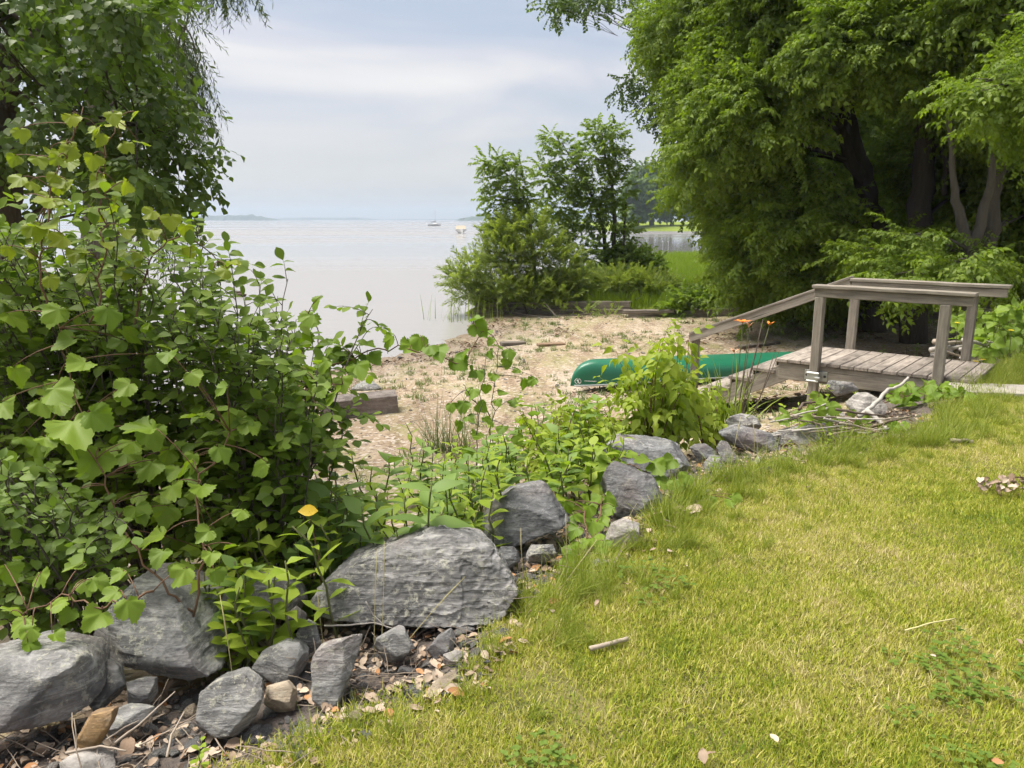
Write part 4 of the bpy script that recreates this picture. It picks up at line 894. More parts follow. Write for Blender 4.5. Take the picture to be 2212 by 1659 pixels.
# ------------------------------------------------------------------ leaf shapes: base at origin, tip at +Y (length 1), face +Z
def strip_leaf(widths, fold=0.18, droop=0.25, seed=0, wav=0.0):
    r = random.Random(seed); V = []; F = []; n = len(widths)
    for i, w in enumerate(widths):
        t = i / (n - 1); z = -droop * t * t
        if w <= 0.001: V.append((0, t, z)); continue
        V += [(-w, t, z + fold * w + wav * r.uniform(-1, 1)), (0, t, z), (w, t, z + fold * w + wav * r.uniform(-1, 1))]
    idx = []; k = 0
    for w in widths:
        if w <= 0.001: idx.append((k, k, k)); k += 1
        else: idx.append((k, k + 1, k + 2)); k += 3
    for a, b in zip(idx[:-1], idx[1:]):
        for s in (0, 1):
            q = [a[s], a[s + 1], b[s + 1], b[s]]; q = [v for i, v in enumerate(q) if v not in q[:i]]
            if len(q) >= 3: F.append(tuple(q))
    return V, F
OVAL = [strip_leaf([0, .17, .30, .33, .24, 0], f, d, s, .015) for f, d, s in ((.2, .2, 1), (.35, .35, 2), (.1, .1, 3))]
LANCE = [strip_leaf([0, .10, .15, .12, 0], f, d, s) for f, d, s in ((.3, .25, 1), (.15, .1, 2), (.3, .5, 3))]
NARROW = [strip_leaf([0, .055, .05, 0], .3, d, s) for d, s in ((.1, 1), (.4, 2))]
MAPLEY = [strip_leaf([0, .22, .30, .20, .08, 0], f, d, s, .03) for f, d, s in ((.3, .4, 1), (.15, .2, 2), (.4, .5, 3))]
HEART = [strip_leaf([.10, .36, .40, .27, .12, 0], f, d, s, .02) for f, d, s in ((.15, .2, 1), (.3, .35, 2), (.1, -.1, 3))]
def grape_leaf(seed):
    r = random.Random(seed); dp = r.uniform(.03, .075); fold = r.uniform(-.3, .4); curl = r.uniform(.1, .4); asym = r.uniform(-.07, .07); bite = [r.uniform(-2.4, 2.4) for _ in range(r.randrange(0, 3))]; n = 44; V = [(0, 0.12, 0)]; mid = []; out = []
    for i in range(n):
        a = -math.pi * 0.93 + 2 * math.pi * 0.93 * i / (n - 1)           # angle from +Y
        lob = 0.50 + dp * math.cos(a * 3.35 + asym * 4) + 0.05 * math.cos(a * 0.9)
        R_ = lob * (1.0 + (0.055 if i % 2 else -0.045)) * r.uniform(0.96, 1.04)
        R_ *= 1 + 0.16 * max(0, 1 - abs(a) / 0.35) + 0.10 * max(0, 1 - abs(abs(a) - 1.15) / 0.3)
        for bt in bite: R_ *= 1 - 0.38 * max(0, 1 - abs(a - bt) / 0.16)
        x = R_ * math.sin(a); y = 0.34 + R_ * math.cos(a) * 0.95
        R_ = R_
        cup = fold * abs(x) ** 1.2 - curl * max(0, y - 0.3) ** 2 - 0.25 * max(0, -y) + 0.05 * math.sin(a * 4 + seed) + asym * x
        out.append((x, y, cup)); mid.append((x * 0.55, 0.12 + (y - 0.12) * 0.55, cup * 0.35 - 0.012 * math.cos(a * 6.2)))
    V += mid + out; F = []
    for i in range(n - 1):
        F.append((0, 1 + i + 1, 1 + i)); F.append((1 + i, 1 + i + 1, 1 + n + i + 1, 1 + n + i))
    F = [tuple(reversed(f)) for f in F]
    return V, F
GRAPE = [grape_leaf(i) for i in range(8)]
def compound(leaf, pairs, size, spread=0.9, seed=0, term=True):
    """pinnate leaf built from a leaflet shape"""
    r = random.Random(seed); V = []; F = []
    def add(base, ang, s, roll):
        m = Matrix.Translation(base) @ Matrix.Rotation(-ang, 4, 'Z') @ Matrix.Rotation(roll, 4, 'Y') @ Matrix.Rotation(r.uniform(-.45, -.1), 4, 'X') @ Matrix.Scale(s, 4)
        n = len(V); lv, lf = leaf[r.randrange(len(leaf))]
        V.extend(tuple(m @ Vector(p)) for p in lv); F.extend(tuple(i + n for i in f) for f in lf)
    for k in range(pairs):
        y = 0.25 + 0.55 * k / max(1, pairs)
        for s in (-1, 1): add(Vector((0, y, -0.12 * y * y)), s * spread * r.uniform(.85, 1.15), size * r.uniform(.85, 1.1), r.uniform(-.4, .4))
    if term: add(Vector((0, 0.8, -0.1)), r.uniform(-.15, .15), size * 1.1, r.uniform(-.3, .3))
    n = len(V); V += [(-.008, 0, 0), (.008, 0, 0), (.005, .85, -.09), (-.005, .85, -.09)]; F.append((n, n + 1, n + 2, n + 3))
    return V, F
COMP3 = [compound(MAPLEY, 1, 0.55, 1.0, i) for i in range(4)]
COMP5 = [compound(MAPLEY, 2, 0.42, 0.95, i + 10) for i in range(4)]
COMP7 = [compound(LANCE, 3, 0.42, 1.0, i + 20) for i in range(4)]

def bake(name, items, mat, parent=None, off=Vector((0, 0, 0))):
    """items [(template(V,F), 4x4 Matrix)] -> one mesh with per leaf 'rnd'"""
    cache = {}; VV = []; FL = []; LT = []; RN = []; nv = 0
    for tpl, m in items:
        k = id(tpl)
        if k not in cache:
            v = np.array(tpl[0]); f = [np.array(q) for q in tpl[1]]; cache[k] = (np.column_stack([v, np.ones(len(v))]), np.concatenate(f), np.array([len(q) for q in f]))
        v, fl, lt = cache[k]; VV.append((v @ np.array(m).T)[:, :3]); FL.append(fl + nv); LT.append(lt); RN.append(np.full(len(v), random.random())); nv += len(v)
    V = np.concatenate(VV) - np.array(off); F = np.concatenate(FL); T = np.concatenate(LT)
    me = bpy.data.meshes.new(name); me.vertices.add(len(V)); me.vertices.foreach_set('co', V.astype(np.float32).ravel())
    me.loops.add(len(F)); me.loops.foreach_set('vertex_index', F.astype(np.int32)); me.polygons.add(len(T))
    me.polygons.foreach_set('loop_start', np.concatenate([[0], np.cumsum(T)[:-1]]).astype(np.int32))
    a = me.attributes.new('rnd', 'FLOAT', 'POINT'); a.data.foreach_set('value', np.concatenate(RN).astype(np.float32))
    me.update(calc_edges=True); me.shade_smooth()
    if mat: me.materials.append(mat)
    if name is None: return me
    o = bpy.data.objects.new(name, me); COL.objects.link(o)
    if parent: o.parent = parent
    return o
def tmesh(name, tpl, mat):
    me = bpy.data.meshes.new(name); me.from_pydata(tpl[0], [], tpl[1]); me.shade_smooth(); me.materials.append(mat); return me
def rv(s=1.0): return Vector((random.gauss(0, s), random.gauss(0, s), random.gauss(0, s)))
def leafM(p, d, n, s): return Matrix.Translation(p) @ frame(d, n).to_4x4() @ Matrix.Scale(s, 4)

# ------------------------------------------------------------------ grass
M_GRASS = NB('lawn_blades')
def _gm(b, mixed=True):
    at = b.node('ShaderNodeAttribute'); at.attribute_name = 'rnd'; v = b.coord('World')
    big = b.noise(v, 0.9, 4, 0.6); sm = b.noise(v, 5.5, 4, 0.6)
    dry = b.math('ADD', b.math('MULTIPLY', big, 0.9), b.math('MULTIPLY', sm, 0.7)); f = b.math('ADD', b.math('MULTIPLY', at.outputs['Fac'], 0.75), b.math('SUBTRACT', b.math('MULTIPLY', dry, 1.25), 0.82))
    c = b.ramp(f, [(0.08, (0.14, 0.225, 0.02)), (0.32, (0.28, 0.345, 0.026)), (0.56, (0.42, 0.435, 0.045)), (0.78, (0.54, 0.49, 0.14)), (0.98, (0.64, 0.55, 0.30))])
    b.base(c, 0.6, 0.25)
    tr = b.node('ShaderNodeBsdfTranslucent'); b.l.new(c, tr.inputs[0]); ms = b.node('ShaderNodeMixShader'); ms.inputs[0].default_value = 0.3
    b.l.new(b.bsdf.outputs[0], ms.inputs[1]); b.l.new(tr.outputs[0], ms.inputs[2]); b.l.new(ms.outputs[0], b.out.inputs[0]); return b.m
M_GRASS = _gm(M_GRASS)
M_LONG = leaf_mat('long_grass', (0.16, 0.225, 0.022), (0.34, 0.37, 0.07), 0.35, 0.6)
M_SEDGE = leaf_mat('sedge', (0.09, 0.13, 0.045), (0.18, 0.22, 0.085), 0.25, 0.5)
M_DAY = leaf_mat('daylily_leaf', (0.13, 0.20, 0.025), (0.27, 0.33, 0.05), 0.35, 0.45)
def blade(h, w, lean, az, base, seg=3, curl=0.6):
    V = []; F = []; d = Vector((math.cos(az), math.sin(az), 0)); s = Vector((-math.sin(az), math.cos(az), 0))
    p = Vector(base); ang = lean * 0.3
    for i in range(seg + 1):
        t = i / seg; ww = w * (1 - t) ** 0.7
        if i == seg: V.append(tuple(p))
        else: V += [tuple(p - s * ww / 2), tuple(p + s * ww / 2)]
        ang = lean * (0.3 + curl * (t + 0.3)); p = p + (d * math.sin(ang) + Vector((0, 0, 1)) * math.cos(ang)) * h / seg
    for i in range(seg - 1): F.append((2 * i, 2 * i + 1, 2 * i + 3, 2 * i + 2))
    F.append((2 * seg - 2, 2 * seg - 1, 2 * seg)); return V, F
def tuft(name, n, rad, h0, h1, w, mat, seed, lean=(0.1, 1.3), seg=3):
    random.seed(seed); it = []
    for _ in range(n):
        a = random.uniform(0, 6.283); r_ = rad * math.sqrt(random.random())
        it.append((blade(random.uniform(h0, h1), w * random.uniform(.7, 1.3), random.uniform(*lean), random.uniform(0, 6.283), (r_ * math.cos(a), r_ * math.sin(a), -0.004), seg), Matrix()))
    o = bake('t', it, mat); me = o.data; bpy.data.objects.remove(o); me.name = name; return me
LAWN = source_set('lawn_patch_source', [tuft('p', 430, 0.17, 0.012, 0.036, 0.0036, M_GRASS, 100 + i, (0.3, 1.7), 2) for i in range(7)])
random.seed(11); r = np.random.default_rng(12)
def near_lawn(n0):
    x = r.uniform(-1.8, 14, n0); y = r.uniform(0.9, 14, n0); s = sdist(EDGE, x, y)
    vis = np.abs(x) < (y * 0.72 + 1.9); return x, y, s, vis
x, y, s, vis = near_lawn(30000)
ok = vis & (s > -0.02); x, y, s = x[ok], y[ok], s[ok]; keep = r.random(len(x)) < np.clip(1.15 - 0.06 * y, 0.45, 1); x, y = x[keep], y[keep]; n = len(x)
o = scatter('lawn_grass', np.column_stack([x, y, ground_z(x, y)]), np.column_stack([r.normal(0, .05, (n, 2)), r.uniform(0, 6.3, n)]), r.uniform(0.75, 1.25, n) * np.clip(0.9 + 0.03 * y, 1, 1.4), r.integers(0, 7, n), LAWN)
tag(o, 'short mown grass blades of the lawn', kind='stuff')
# clover and broad weeds in the lawn
M_CLOVER = leaf_mat('clover', (0.10, 0.17, 0.02), (0.17, 0.25, 0.035), 0.35, 0.55)
def clover_mesh(seed):
    random.seed(seed); it = []
    tri = strip_leaf([.06, .36, .42, .25, 0], .15, .1, seed)
    for _ in range(16):
        c = Vector((random.uniform(-.07, .07), random.uniform(-.07, .07), random.uniform(.02, .05))); a0 = random.uniform(0, 6)
        for k in range(3):
            a = a0 + k * 2.1; it.append((tri, leafM(c, Vector((math.cos(a), math.sin(a), 0.15)), (0, 0, 1), random.uniform(.011, .017))))
    o = bake('t', it, M_CLOVER); me = o.data; bpy.data.objects.remove(o); return me
CLV = source_set('clover_source', [clover_mesh(200 + i) for i in range(4)])
x, y, s, vis = near_lawn(10000); ok = vis & (s > 0.15) & (vnoise(x, y, 1.6, 70) > 0.72) & (y < 7); x, y = x[ok][:170], y[ok][:170]; n = len(x)
o = scatter('clover', np.column_stack([x, y, ground_z(x, y)]), np.column_stack([np.zeros((n, 2)), r.uniform(0, 6.3, n)]), r.uniform(.8, 1.3, n), r.integers(0, 4, n), CLV); tag(o, 'dark green clover patches in the lawn', kind='stuff')
# longer grass along the rocks
LONGT = source_set('long_grass_source', [tuft('p', 60, 0.06, 0.08, 0.30, 0.0048, M_LONG, 300 + i, (0.2, 1.5), 4) for i in range(6)])
x, y, s, vis = near_lawn(44000)
dens = np.interp(s, [-0.12, -0.02, 0.12, 0.3, 0.75], [0, .8, 1.0, .6, 0]) * np.where(y < 2.6, 0.25, 1.0) * (0.35 + 0.9 * vnoise(x, y, 2.4, 71)) * np.clip((y - 1.5) / 1.2, 0.3, 1)
ok = vis & (r.random(len(x)) < dens * 0.75) & (y < 9); x, y, s = x[ok], y[ok], s[ok]; n = len(x)
o = scatter('edge_grass', np.column_stack([x, y, ground_z(x, y)]), np.column_stack([r.normal(0, .25, (n, 2)), r.uniform(0, 6.3, n)]), r.uniform(0.45, 1.15, n) * np.interp(y, [2, 3, 5], [.6, .9, 1.0]) * np.interp(s, [0, .2, .7], [1, .75, .28]), r.integers(0, 6, n), LONGT)
tag(o, 'long unmown grass tufts along the boulders', kind='stuff')
# meadow grass on the point
MEAD = source_set('meadow_grass_source', [tuft('p', 70, 0.3, 0.25, 0.6, 0.02, leaf_mat('meadow_grass', (0.16, 0.245, 0.02), (0.28, 0.37, 0.04), 0.4, 0.6), 330 + i, (0.1, 0.9), 3) for i in range(4)])
x = r.uniform(-1, 22, 26000); y = r.uniform(19, 47, 26000); q = -sdist(WALL, x, y); w = sdist(SHORE, x, y); ok = (q > 0.15) & (w > 0.2) & (x / y < 0.42); x, y = x[ok][:5200], y[ok][:5200]; n = len(x)
o = scatter('meadow_grass', np.column_stack([x, y, ground_z(x, y) - 0.02]), np.column_stack([r.normal(0, .15, (n, 2)), r.uniform(0, 6.3, n)]), r.uniform(0.5, 1.0, n), r.integers(0, 4, n), MEAD); tag(o, 'bright tall grass on the point behind the timbers', kind='stuff')
# sprouts on the beach
M_SPROUT = leaf_mat('sprout', (0.10, 0.14, 0.05), (0.20, 0.24, 0.09), 0.3, 0.6)
SPR = source_set('sprout_source', [tuft('p', 22, 0.09, 0.04, 0.13, 0.012, M_SPROUT, 360 + i, (0.4, 1.5), 3) for i in range(4)])
x = r.uniform(-5, 10, 20000); y = r.uniform(6, 21.5, 20000); w = sdist(SHORE, x, y); s = sdist(EDGE, x, y); q = -sdist(WALL, x, y)
ok = (w > 0.3) & (s < -1.5) & (q < -0.2) & (vnoise(x, y, 0.8, 81) > np.where((q > -1.5) | (s > -3.0), 0.45, 0.66)); x, y = x[ok][:1000], y[ok][:1000]; n = len(x)
o = scatter('beach_sprouts', np.column_stack([x, y, ground_z(x, y)]), np.column_stack([r.normal(0, .2, (n, 2)), r.uniform(0, 6.3, n)]), r.uniform(0.4, 1.1, n), r.integers(0, 4, n), SPR); tag(o, 'sparse low sprouts on the sand', kind='stuff')

# ------------------------------------------------------------------ generic leafy plant
def bez(a, c, b, n): return [a * (1 - t) ** 2 + c * 2 * t * (1 - t) + b * t * t for t in [i / n for i in range(n + 1)]]
def plant(name, label, cat, base, stems, leaves, leaf_mesh_set, leaf_tpl, mat, stem_mat, nobj=300, group=None, wood='stem'):
    """stems [(pts, radii)]; leaves [(k, Matrix)]: the nobj nearest the camera become objects, the rest one part"""
    base = Vector(base); root = empty(name, base); tag(root, label, cat, group)
    if stems: tubes_obj(wood, stems, stem_mat, root, base, 5)
    eye = Vector((0, 0, EYE))
    def vis(m):
        p = m.translation; f = Vector((0, math.cos(PITCH), -math.sin(PITCH))); d = p - eye; dep = d.dot(f)
        u = CU + FPX * d.x / dep; inside = -30 < u < 2240
        return (0 if inside else 1, d.length / max(1e-3, m.median_scale))
    order = sorted(range(len(leaves)), key=lambda i: vis(leaves[i][1]))
    T = Matrix.Translation(-base)
    for i in order[:nobj]:
        k, m = leaves[i]; o = bpy.data.objects.new('leaf', leaf_mesh_set[k]); COL.objects.link(o); o.parent = root; o.matrix_basis = T @ m
    if len(order) > nobj:
        f = bake('foliage', [(leaf_tpl[leaves[i][0]], leaves[i][1]) for i in order[nobj:]], mat, root, base); f['kind'] = 'stuff'
    return root
def grow(base, targets, twigs=7, tlen=(0.15, 0.35), step=0.045, lsize=(0.05, 0.075), ntpl=3, bow=0.3, rad=0.008, start=0.3, opposite=False, hang=0.25, face=0.35, zig=0.02):
    """arching stems from base points to the targets, side twigs with leaves in alternation"""
    stems = []; leaves = []; eye = Vector((0, 0, EYE))
    def leaf(p, d):
        tocam = (eye - p).normalized(); nrm = (Vector((0, 0, 1)) + tocam * face + rv(0.28)).normalized()
        d = (d + Vector((0, 0, -hang)) + rv(0.18)).normalized(); leaves.append((random.randrange(ntpl), leafM(p, d, nrm, random.uniform(*lsize))))
    for b, t in targets:
        b = Vector(b); t = Vector(t); c = b.lerp(t, 0.5) + Vector((0, 0, (t - b).length * bow)) + rv(0.06)
        n = 9; pts = [p + rv(zig * 0.5) * (0 < i < n) for i, p in enumerate(bez(b, c, t, n))]
        stems.append((pts, [rad * (1 - 0.75 * i / n) for i in range(n + 1)]))
        for k in range(twigs):
            f = start + (1 - start) * (k + random.random()) / twigs; i = min(n - 1, int(f * n)); p0 = pts[i].lerp(pts[i + 1], f * n - i); tan = (pts[i + 1] - pts[i]).normalized()
            d = (tan * 0.6 + rv(0.55) + Vector((0, 0, 0.25))).normalized(); Lt = random.uniform(*tlen) * (1.15 - 0.5 * f); e = p0 + d * Lt + Vector((0, 0, -0.06 * Lt / 0.3))
            tp = bez(p0, p0.lerp(e, 0.5) + Vector((0, 0, 0.04)), e, 4); stems.append((tp, [rad * 0.28, rad * 0.25, rad * 0.2, rad * 0.16, rad * 0.1]))
            m = max(2, int(Lt / step)); side = d.cross(Vector((0, 0, 1))).normalized()
            for j in range(m):
                g = (j + 0.6) / m; q = tp[0].lerp(tp[2], g * 2) if g < 0.5 else tp[2].lerp(tp[4], g * 2 - 1)
                for sg in ((1, -1) if opposite else ((1,) if j % 2 else (-1,))): leaf(q, d * 0.55 + side * sg * 0.9)
            leaf(tp[4], d)
    return stems, leaves
def inpoly(poly, n, Y):
    """n points spread over a picture area at depths Y = (near, far)"""
    us = [p[0] for p in poly]; vs = [p[1] for p in poly]; out = []
    while len(out) < n:
        u = random.uniform(min(us), max(us)); v = random.uniform(min(vs), max(vs)); c = False; j = len(poly) - 1
        for i in range(len(poly)):
            if (vs[i] > v) != (vs[j] > v) and u < (us[j] - us[i]) * (v - vs[i]) / (vs[j] - vs[i]) + us[i]: c = not c
            j = i
        if c: out.append(D(u, v, random.uniform(*Y)))
    return out
def mset(nm, tpl, mat): return [tmesh(nm, t, mat) for t in tpl]
# ------------------------------------------------------------------ trees
def bark(nm, a, c):
    b = NB(nm); v = b.coord('Object', (9, 9, 1.6)); n = b.noise(v, 2.0, 6, 0.65, 0.5); b.bump(n, 1.0, 0.03); return b.base(b.mix(n, a, c), 0.9, 0.15)
M_BARK = bark('dark_bark', (0.035, 0.028, 0.022), (0.12, 0.10, 0.08)); M_BARK2 = bark('grey_bark', (0.06, 0.052, 0.042), (0.17, 0.15, 0.125))
M_STEM = plain('green_stem', (0.12, 0.13, 0.05), 0.7, 0.3); M_RSTEM = plain('reddish_stem', (0.15, 0.085, 0.05), 0.7, 0.3)
M_L_ELDER = leaf_mat('box_elder_leaf', (0.09, 0.15, 0.017), (0.22, 0.30, 0.03), 0.47, 0.55)
M_L_POP = leaf_mat('poplar_leaf', (0.055, 0.10, 0.022), (0.13, 0.19, 0.04), 0.42, 0.5, spec=0.35)
M_L_WIL = leaf_mat('willow_leaf', (0.055, 0.085, 0.03), (0.12, 0.16, 0.06), 0.32, 0.45)
M_L_WBUSH = leaf_mat('bush_willow_leaf', (0.17, 0.23, 0.05), (0.31, 0.37, 0.09), 0.48, 0.55)
M_L_SAP = leaf_mat('sapling_leaf', (0.13, 0.20, 0.035), (0.24, 0.325, 0.06), 0.5, 0.55)
M_L_FAR = leaf_mat('far_leaf', (0.08, 0.14, 0.04), (0.17, 0.24, 0.07), 0.4, 0.6)
def twig(tpl, n, L_, size, seed, mat, spread=0.9, hang=0.25, bend=0.15):
    """a leafy spray along +Y, flat side up"""
    random.seed(seed); it = []
    for i in range(n):
        t = (i + 0.5) / n; p = Vector((random.gauss(0, .02) * L_, t * L_, -bend * L_ * t * t)); sg = 1 if i % 2 else -1
        d = Vector((sg * spread * random.uniform(.6, 1.3), 0.7, -hang + random.gauss(0, .25))); nrm = Vector((random.gauss(0, .35), random.gauss(0, .35), 1))
        it.append((tpl[random.randrange(len(tpl))], leafM(p, d, nrm, size * random.uniform(.75, 1.15))))
    w = 0.006; V = [(-w, 0, 0), (w, 0, 0), (w * .4, L_, -bend * L_), (-w * .4, L_, -bend * L_)]; it.append(((V, [(0, 1, 2, 3)]), Matrix()))
    o = bake('t', it, mat); me = o.data; bpy.data.objects.remove(o); return me
T_ELDER = source_set('elder_twig', [twig(COMP5 if i % 2 else COMP3, 9 + i, 0.5 + .06 * i, 0.17 + .012 * (i % 3), 400 + i, M_L_ELDER, 0.9, 0.15 + .06 * i, .02 + .06 * i) for i in range(6)])
T_POP = source_set('poplar_twig', [twig(HEART, 11, 0.4, 0.085, 420 + i, M_L_POP, 1.0, 0.6) for i in range(5)])
T_POPN = source_set('near_poplar_twig', [twig(HEART, 9, 0.34, 0.075, 430 + i, M_L_POP, 1.0, 0.6) for i in range(5)])
T_WIL = source_set('willow_twig', [twig([LANCE[0], NARROW[0], NARROW[1]], 22, 0.7, 0.085, 440 + i, M_L_WIL, 0.55, 0.3, 0.3) for i in range(4)])
T_WBU = source_set('bush_willow_twig', [twig([NARROW[0], LANCE[1], LANCE[0]], 30, 0.5, 0.105, 450 + i, M_L_WBUSH, 0.5, 0.0, 0.05) for i in range(4)])
T_SAP = source_set('sapling_twig', [twig(MAPLEY + LANCE[:1], 14, 0.45, 0.145, 460 + i, M_L_SAP, 0.9, 0.3) for i in range(5)])
T_FAR = source_set('far_twig', [twig(HEART, 16, 2.2, 0.8, 470 + i, M_L_FAR, 1.0, 0.3) for i in range(4)])
def tree(name, label, trunks, clumps, src, nsrc, mat=M_BARK, group=None, tw=1.0, cat='tree', droop=0.15, up=0.25, limb=0.035, shell=0.45, dens=1.0, limbs=True):
    """trunks [[(x,y,z,r), ...]]; clumps [(centre, (rx,ry,rz), twigs)]"""
    b0 = Vector(trunks[0][0][:3]); root = empty(name, b0); tag(root, label, cat, group); allp = []
    for tr in trunks:
        P = [Vector(q[:3]) for q in tr]; fine = []; rad = []
        for i in range(len(P) - 1):
            for k in range(4):
                t = k / 4; fine.append(P[i].lerp(P[i + 1], t) + rv(0.02 * tr[i][3] / 0.1) * (k > 0)); rad.append(tr[i][3] * (1 - t) + tr[i + 1][3] * t)
        fine.append(P[-1]); rad.append(tr[-1][3]); allp += list(zip(fine, rad))
        vs, fs = tube_data([q - b0 for q in fine], rad, 10); mesh_obj('trunk', vs, fs, mat, root, True)
    clumps = clear(clumps) if name == 'box_elder_tree' else clumps
    pts = []; rots = []; scl = []
    limbdata = []
    for c, (rx, ry, rz), n in clumps:
        c = Vector(c)
        if limbs:
            st, sr = min(allp, key=lambda q: (q[0] - c).length + 1.2 * max(0, q[0].z - c.z + 0.3)); md = st.lerp(c, 0.5) + Vector((0, 0, 0.15 * (c - st).length)) + rv(0.08)
            r0 = min(sr * 0.6, limb * (0.6 + (c - st).length * 0.25)); limbdata.append((bez(st, md, c, 7), [r0 * (1 - 0.8 * i / 7) for i in range(8)]))
            for _ in range(5):
                e = c + Vector((random.gauss(0, rx * .5), random.gauss(0, ry * .5), random.gauss(0, rz * .4))); q = st.lerp(c, random.uniform(.5, .9)); limbdata.append((bez(q, q.lerp(e, .5) + Vector((0, 0, .1)), e, 4), [r0 * .35, r0 * .3, r0 * .24, r0 * .16, r0 * .08]))
        for _ in range(int(n * dens)):
            d = rv(); d.normalize(); k = shell + (1 - shell) * random.random() ** 0.6
            p = c + Vector((d.x * rx, d.y * ry, d.z * rz)) * k
            dr = (Vector((d.x, d.y, d.z * 0.5)) + Vector((0, 0, up - droop * 2)) + rv(0.35)).normalized()
            m = frame(dr, Vector((0, 0, 1)) + rv(0.35) + d * 0.3); pts.append(p); rots.append(m.to_euler()); scl.append(tw * random.uniform(.7, 1.2))
    if limbdata: tubes_obj('branches', limbdata, mat, root, b0, 5)['kind'] = 'stuff'
    o = scatter('crown', [tuple(p) for p in pts], [tuple(e) for e in rots], scl, np.random.default_rng(len(pts)).integers(0, nsrc, len(pts)), src, root, tuple(b0)); o['kind'] = 'stuff'
    return root
def C(u, v, Y, ru, rv_, ry, n):
    """clump centred on a picture position at depth Y, radii given in picture units"""
    k = Y / FPX; return (D(u, v, Y), (ru * k, ry, rv_ * k), n)
def fillc(poly, Y, count, ru, rv_, ry, n, jit=0.3):
    out = []
    for p in inpoly(poly, count, Y):
        k = p.y / FPX; f = random.uniform(1 - jit, 1 + jit); out.append((p, (ru * k * f, ry * f, rv_ * k * f), int(n * f)))
    return out
GAPS = [(1340, 1520, 500, 640, 19), (1340, 1440, 300, 520, 19), (1745, 1885, 205, 400, 18), (1945, 2040, 230, 480, 17), (2050, 2165, 400, 540, 13)]
def clear(cl):
    out = []
    for c, r_, n in cl:
        u, v, Y = uvY(c); k = FPX / Y
        if not any(u + r_[0] * k + 12 > g[0] and u - r_[0] * k - 12 < g[1] and v + r_[2] * k + 20 > g[2] and v - r_[2] * k < g[3] and Y < g[4] for g in GAPS): out.append((c, r_, n))
    return out
def uvY(p):
    d = p - Vector((0, 0, EYE)); f = d.y * math.cos(PITCH) - d.z * math.sin(PITCH); up_ = d.y * math.sin(PITCH) + d.z * math.cos(PITCH)
    return (CU + FPX * d.x / f, CV - FPX * up_ / f, p.y)
def tp(u, v, Y, r): p = D(u, v, Y); return (p.x, p.y, p.z, r)
def base_at(u, Y, r):
    p = D(u, 640, Y); return (p.x, Y, gz(p.x, Y) - 0.05, r)
random.seed(21)
GT = 'trees at the right behind the landing'
# forked dark tree, big low skirts of foliage
tree('box_elder_tree', 'tall tree with dark forked trunk and low leafy skirts behind the landing',
     [[base_at(1900, 16.5, .26), tp(1895, 500, 16.5, .22), tp(1866, 390, 16.5, .19), tp(1838, 290, 16.6, .16), tp(1825, 190, 16.7, .14), tp(1820, 20, 16.8, .11), tp(1790, -220, 17, .05)],
      [tp(1862, 400, 16.5, .15), tp(1820, 290, 16.2, .10), tp(1780, 230, 16, .08), tp(1700, 120, 15.6, .05)]],
     fillc([(1480, 40), (1640, -260), (1850, -260), (1800, 160), (1740, 330), (1690, 560), (1590, 560), (1520, 430), (1520, 250)], (14.5, 18.5), 50, 75, 60, 0.9, 210)
     + fillc([(1550, 440), (1740, 420), (1780, 560), (1660, 640), (1570, 600)], (15, 18), 16, 75, 52, 0.8, 210)
     + fillc([(1430, 20), (1500, 20), (1540, 200), (1490, 300), (1480, 430), (1520, 520)], (16, 18.5), 9, 42, 36, 0.6, 100)
     + fillc([(1650, 560), (1900, 560), (1960, 640), (1700, 650)], (17, 19), 10, 90, 40, 0.8, 200), T_ELDER, 6, M_BARK, GT, 0.95, droop=0.10)
tree('box_elder_tree', 'tall tree with a straight dark trunk right of the forked one',
     [[base_at(1985, 15, .26), tp(1988, 480, 15, .22), tp(1998, 330, 15, .18), tp(2012, 180, 15, .14), tp(2030, -20, 15, .10), tp(2040, -250, 15, .05)],
      [tp(2005, 260, 15, .10), tp(2045, 350, 14.8, .07), tp(2040, 420, 14.6, .05)]],
     fillc([(1840, -200), (2260, -200), (2260, 200), (2100, 330), (1980, 200), (1850, 130)], (13, 16.5), 34, 80, 50, 0.8, 200)
     + fillc([(1900, 180), (2150, 160), (2160, 440), (2060, 460), (1930, 420)], (15.5, 18), 14, 70, 55, 0.8, 190)
     + fillc([(1700, 60), (1980, 20), (2000, 200), (1760, 210)], (12.5, 14), 12, 60, 32, 0.5, 130), T_ELDER, 6, M_BARK, GT, 0.95, droop=0.08)
tree('box_elder_tree', 'smaller tree with forked thin trunks near the right picture edge',
     [[base_at(2108, 12.5, .12), tp(2100, 560, 12.5, .10), tp(2075, 470, 12.5, .08), tp(2060, 390, 12.5, .05), tp(2050, 250, 12.4, .04)],
      [tp(2096, 545, 12.5, .09), tp(2120, 470, 12.4, .08), tp(2140, 400, 12.3, .06), tp(2150, 250, 12.2, .03)]],
     fillc([(1830, 540), (1920, 500), (2040, 450), (2120, 430), (2130, 590), (1950, 605), (1840, 575)], (10.8, 14.0), 24, 46, 11, 0.45, 27)
     + fillc([(2040, 180), (2240, 180), (2240, 400), (2080, 380)], (11.5, 13), 9, 60, 42, 0.5, 100), T_ELDER, 6, M_BARK2, GT, 0.85, droop=0.25)
tree('box_elder_tree', 'thick leaning trunk standing at the far right before the thicket',
     [[base_at(2122, 13.2, .17), tp(2130, 560, 13.2, .15), tp(2142, 470, 13.2, .13), tp(2155, 380, 13.2, .11), tp(2170, 150, 13.1, .10), tp(2190, -150, 13, .05)]],
     fillc([(2100, -150), (2300, -150), (2300, 300), (2180, 330), (2110, 120)], (11.5, 14), 14, 70, 50, 0.7, 150) + fillc([(2150, 330), (2290, 320), (2290, 560), (2170, 600)], (13.5, 16), 10, 60, 50, 0.7, 130), T_ELDER, 6, M_BARK2, GT, 0.95, droop=0.2)
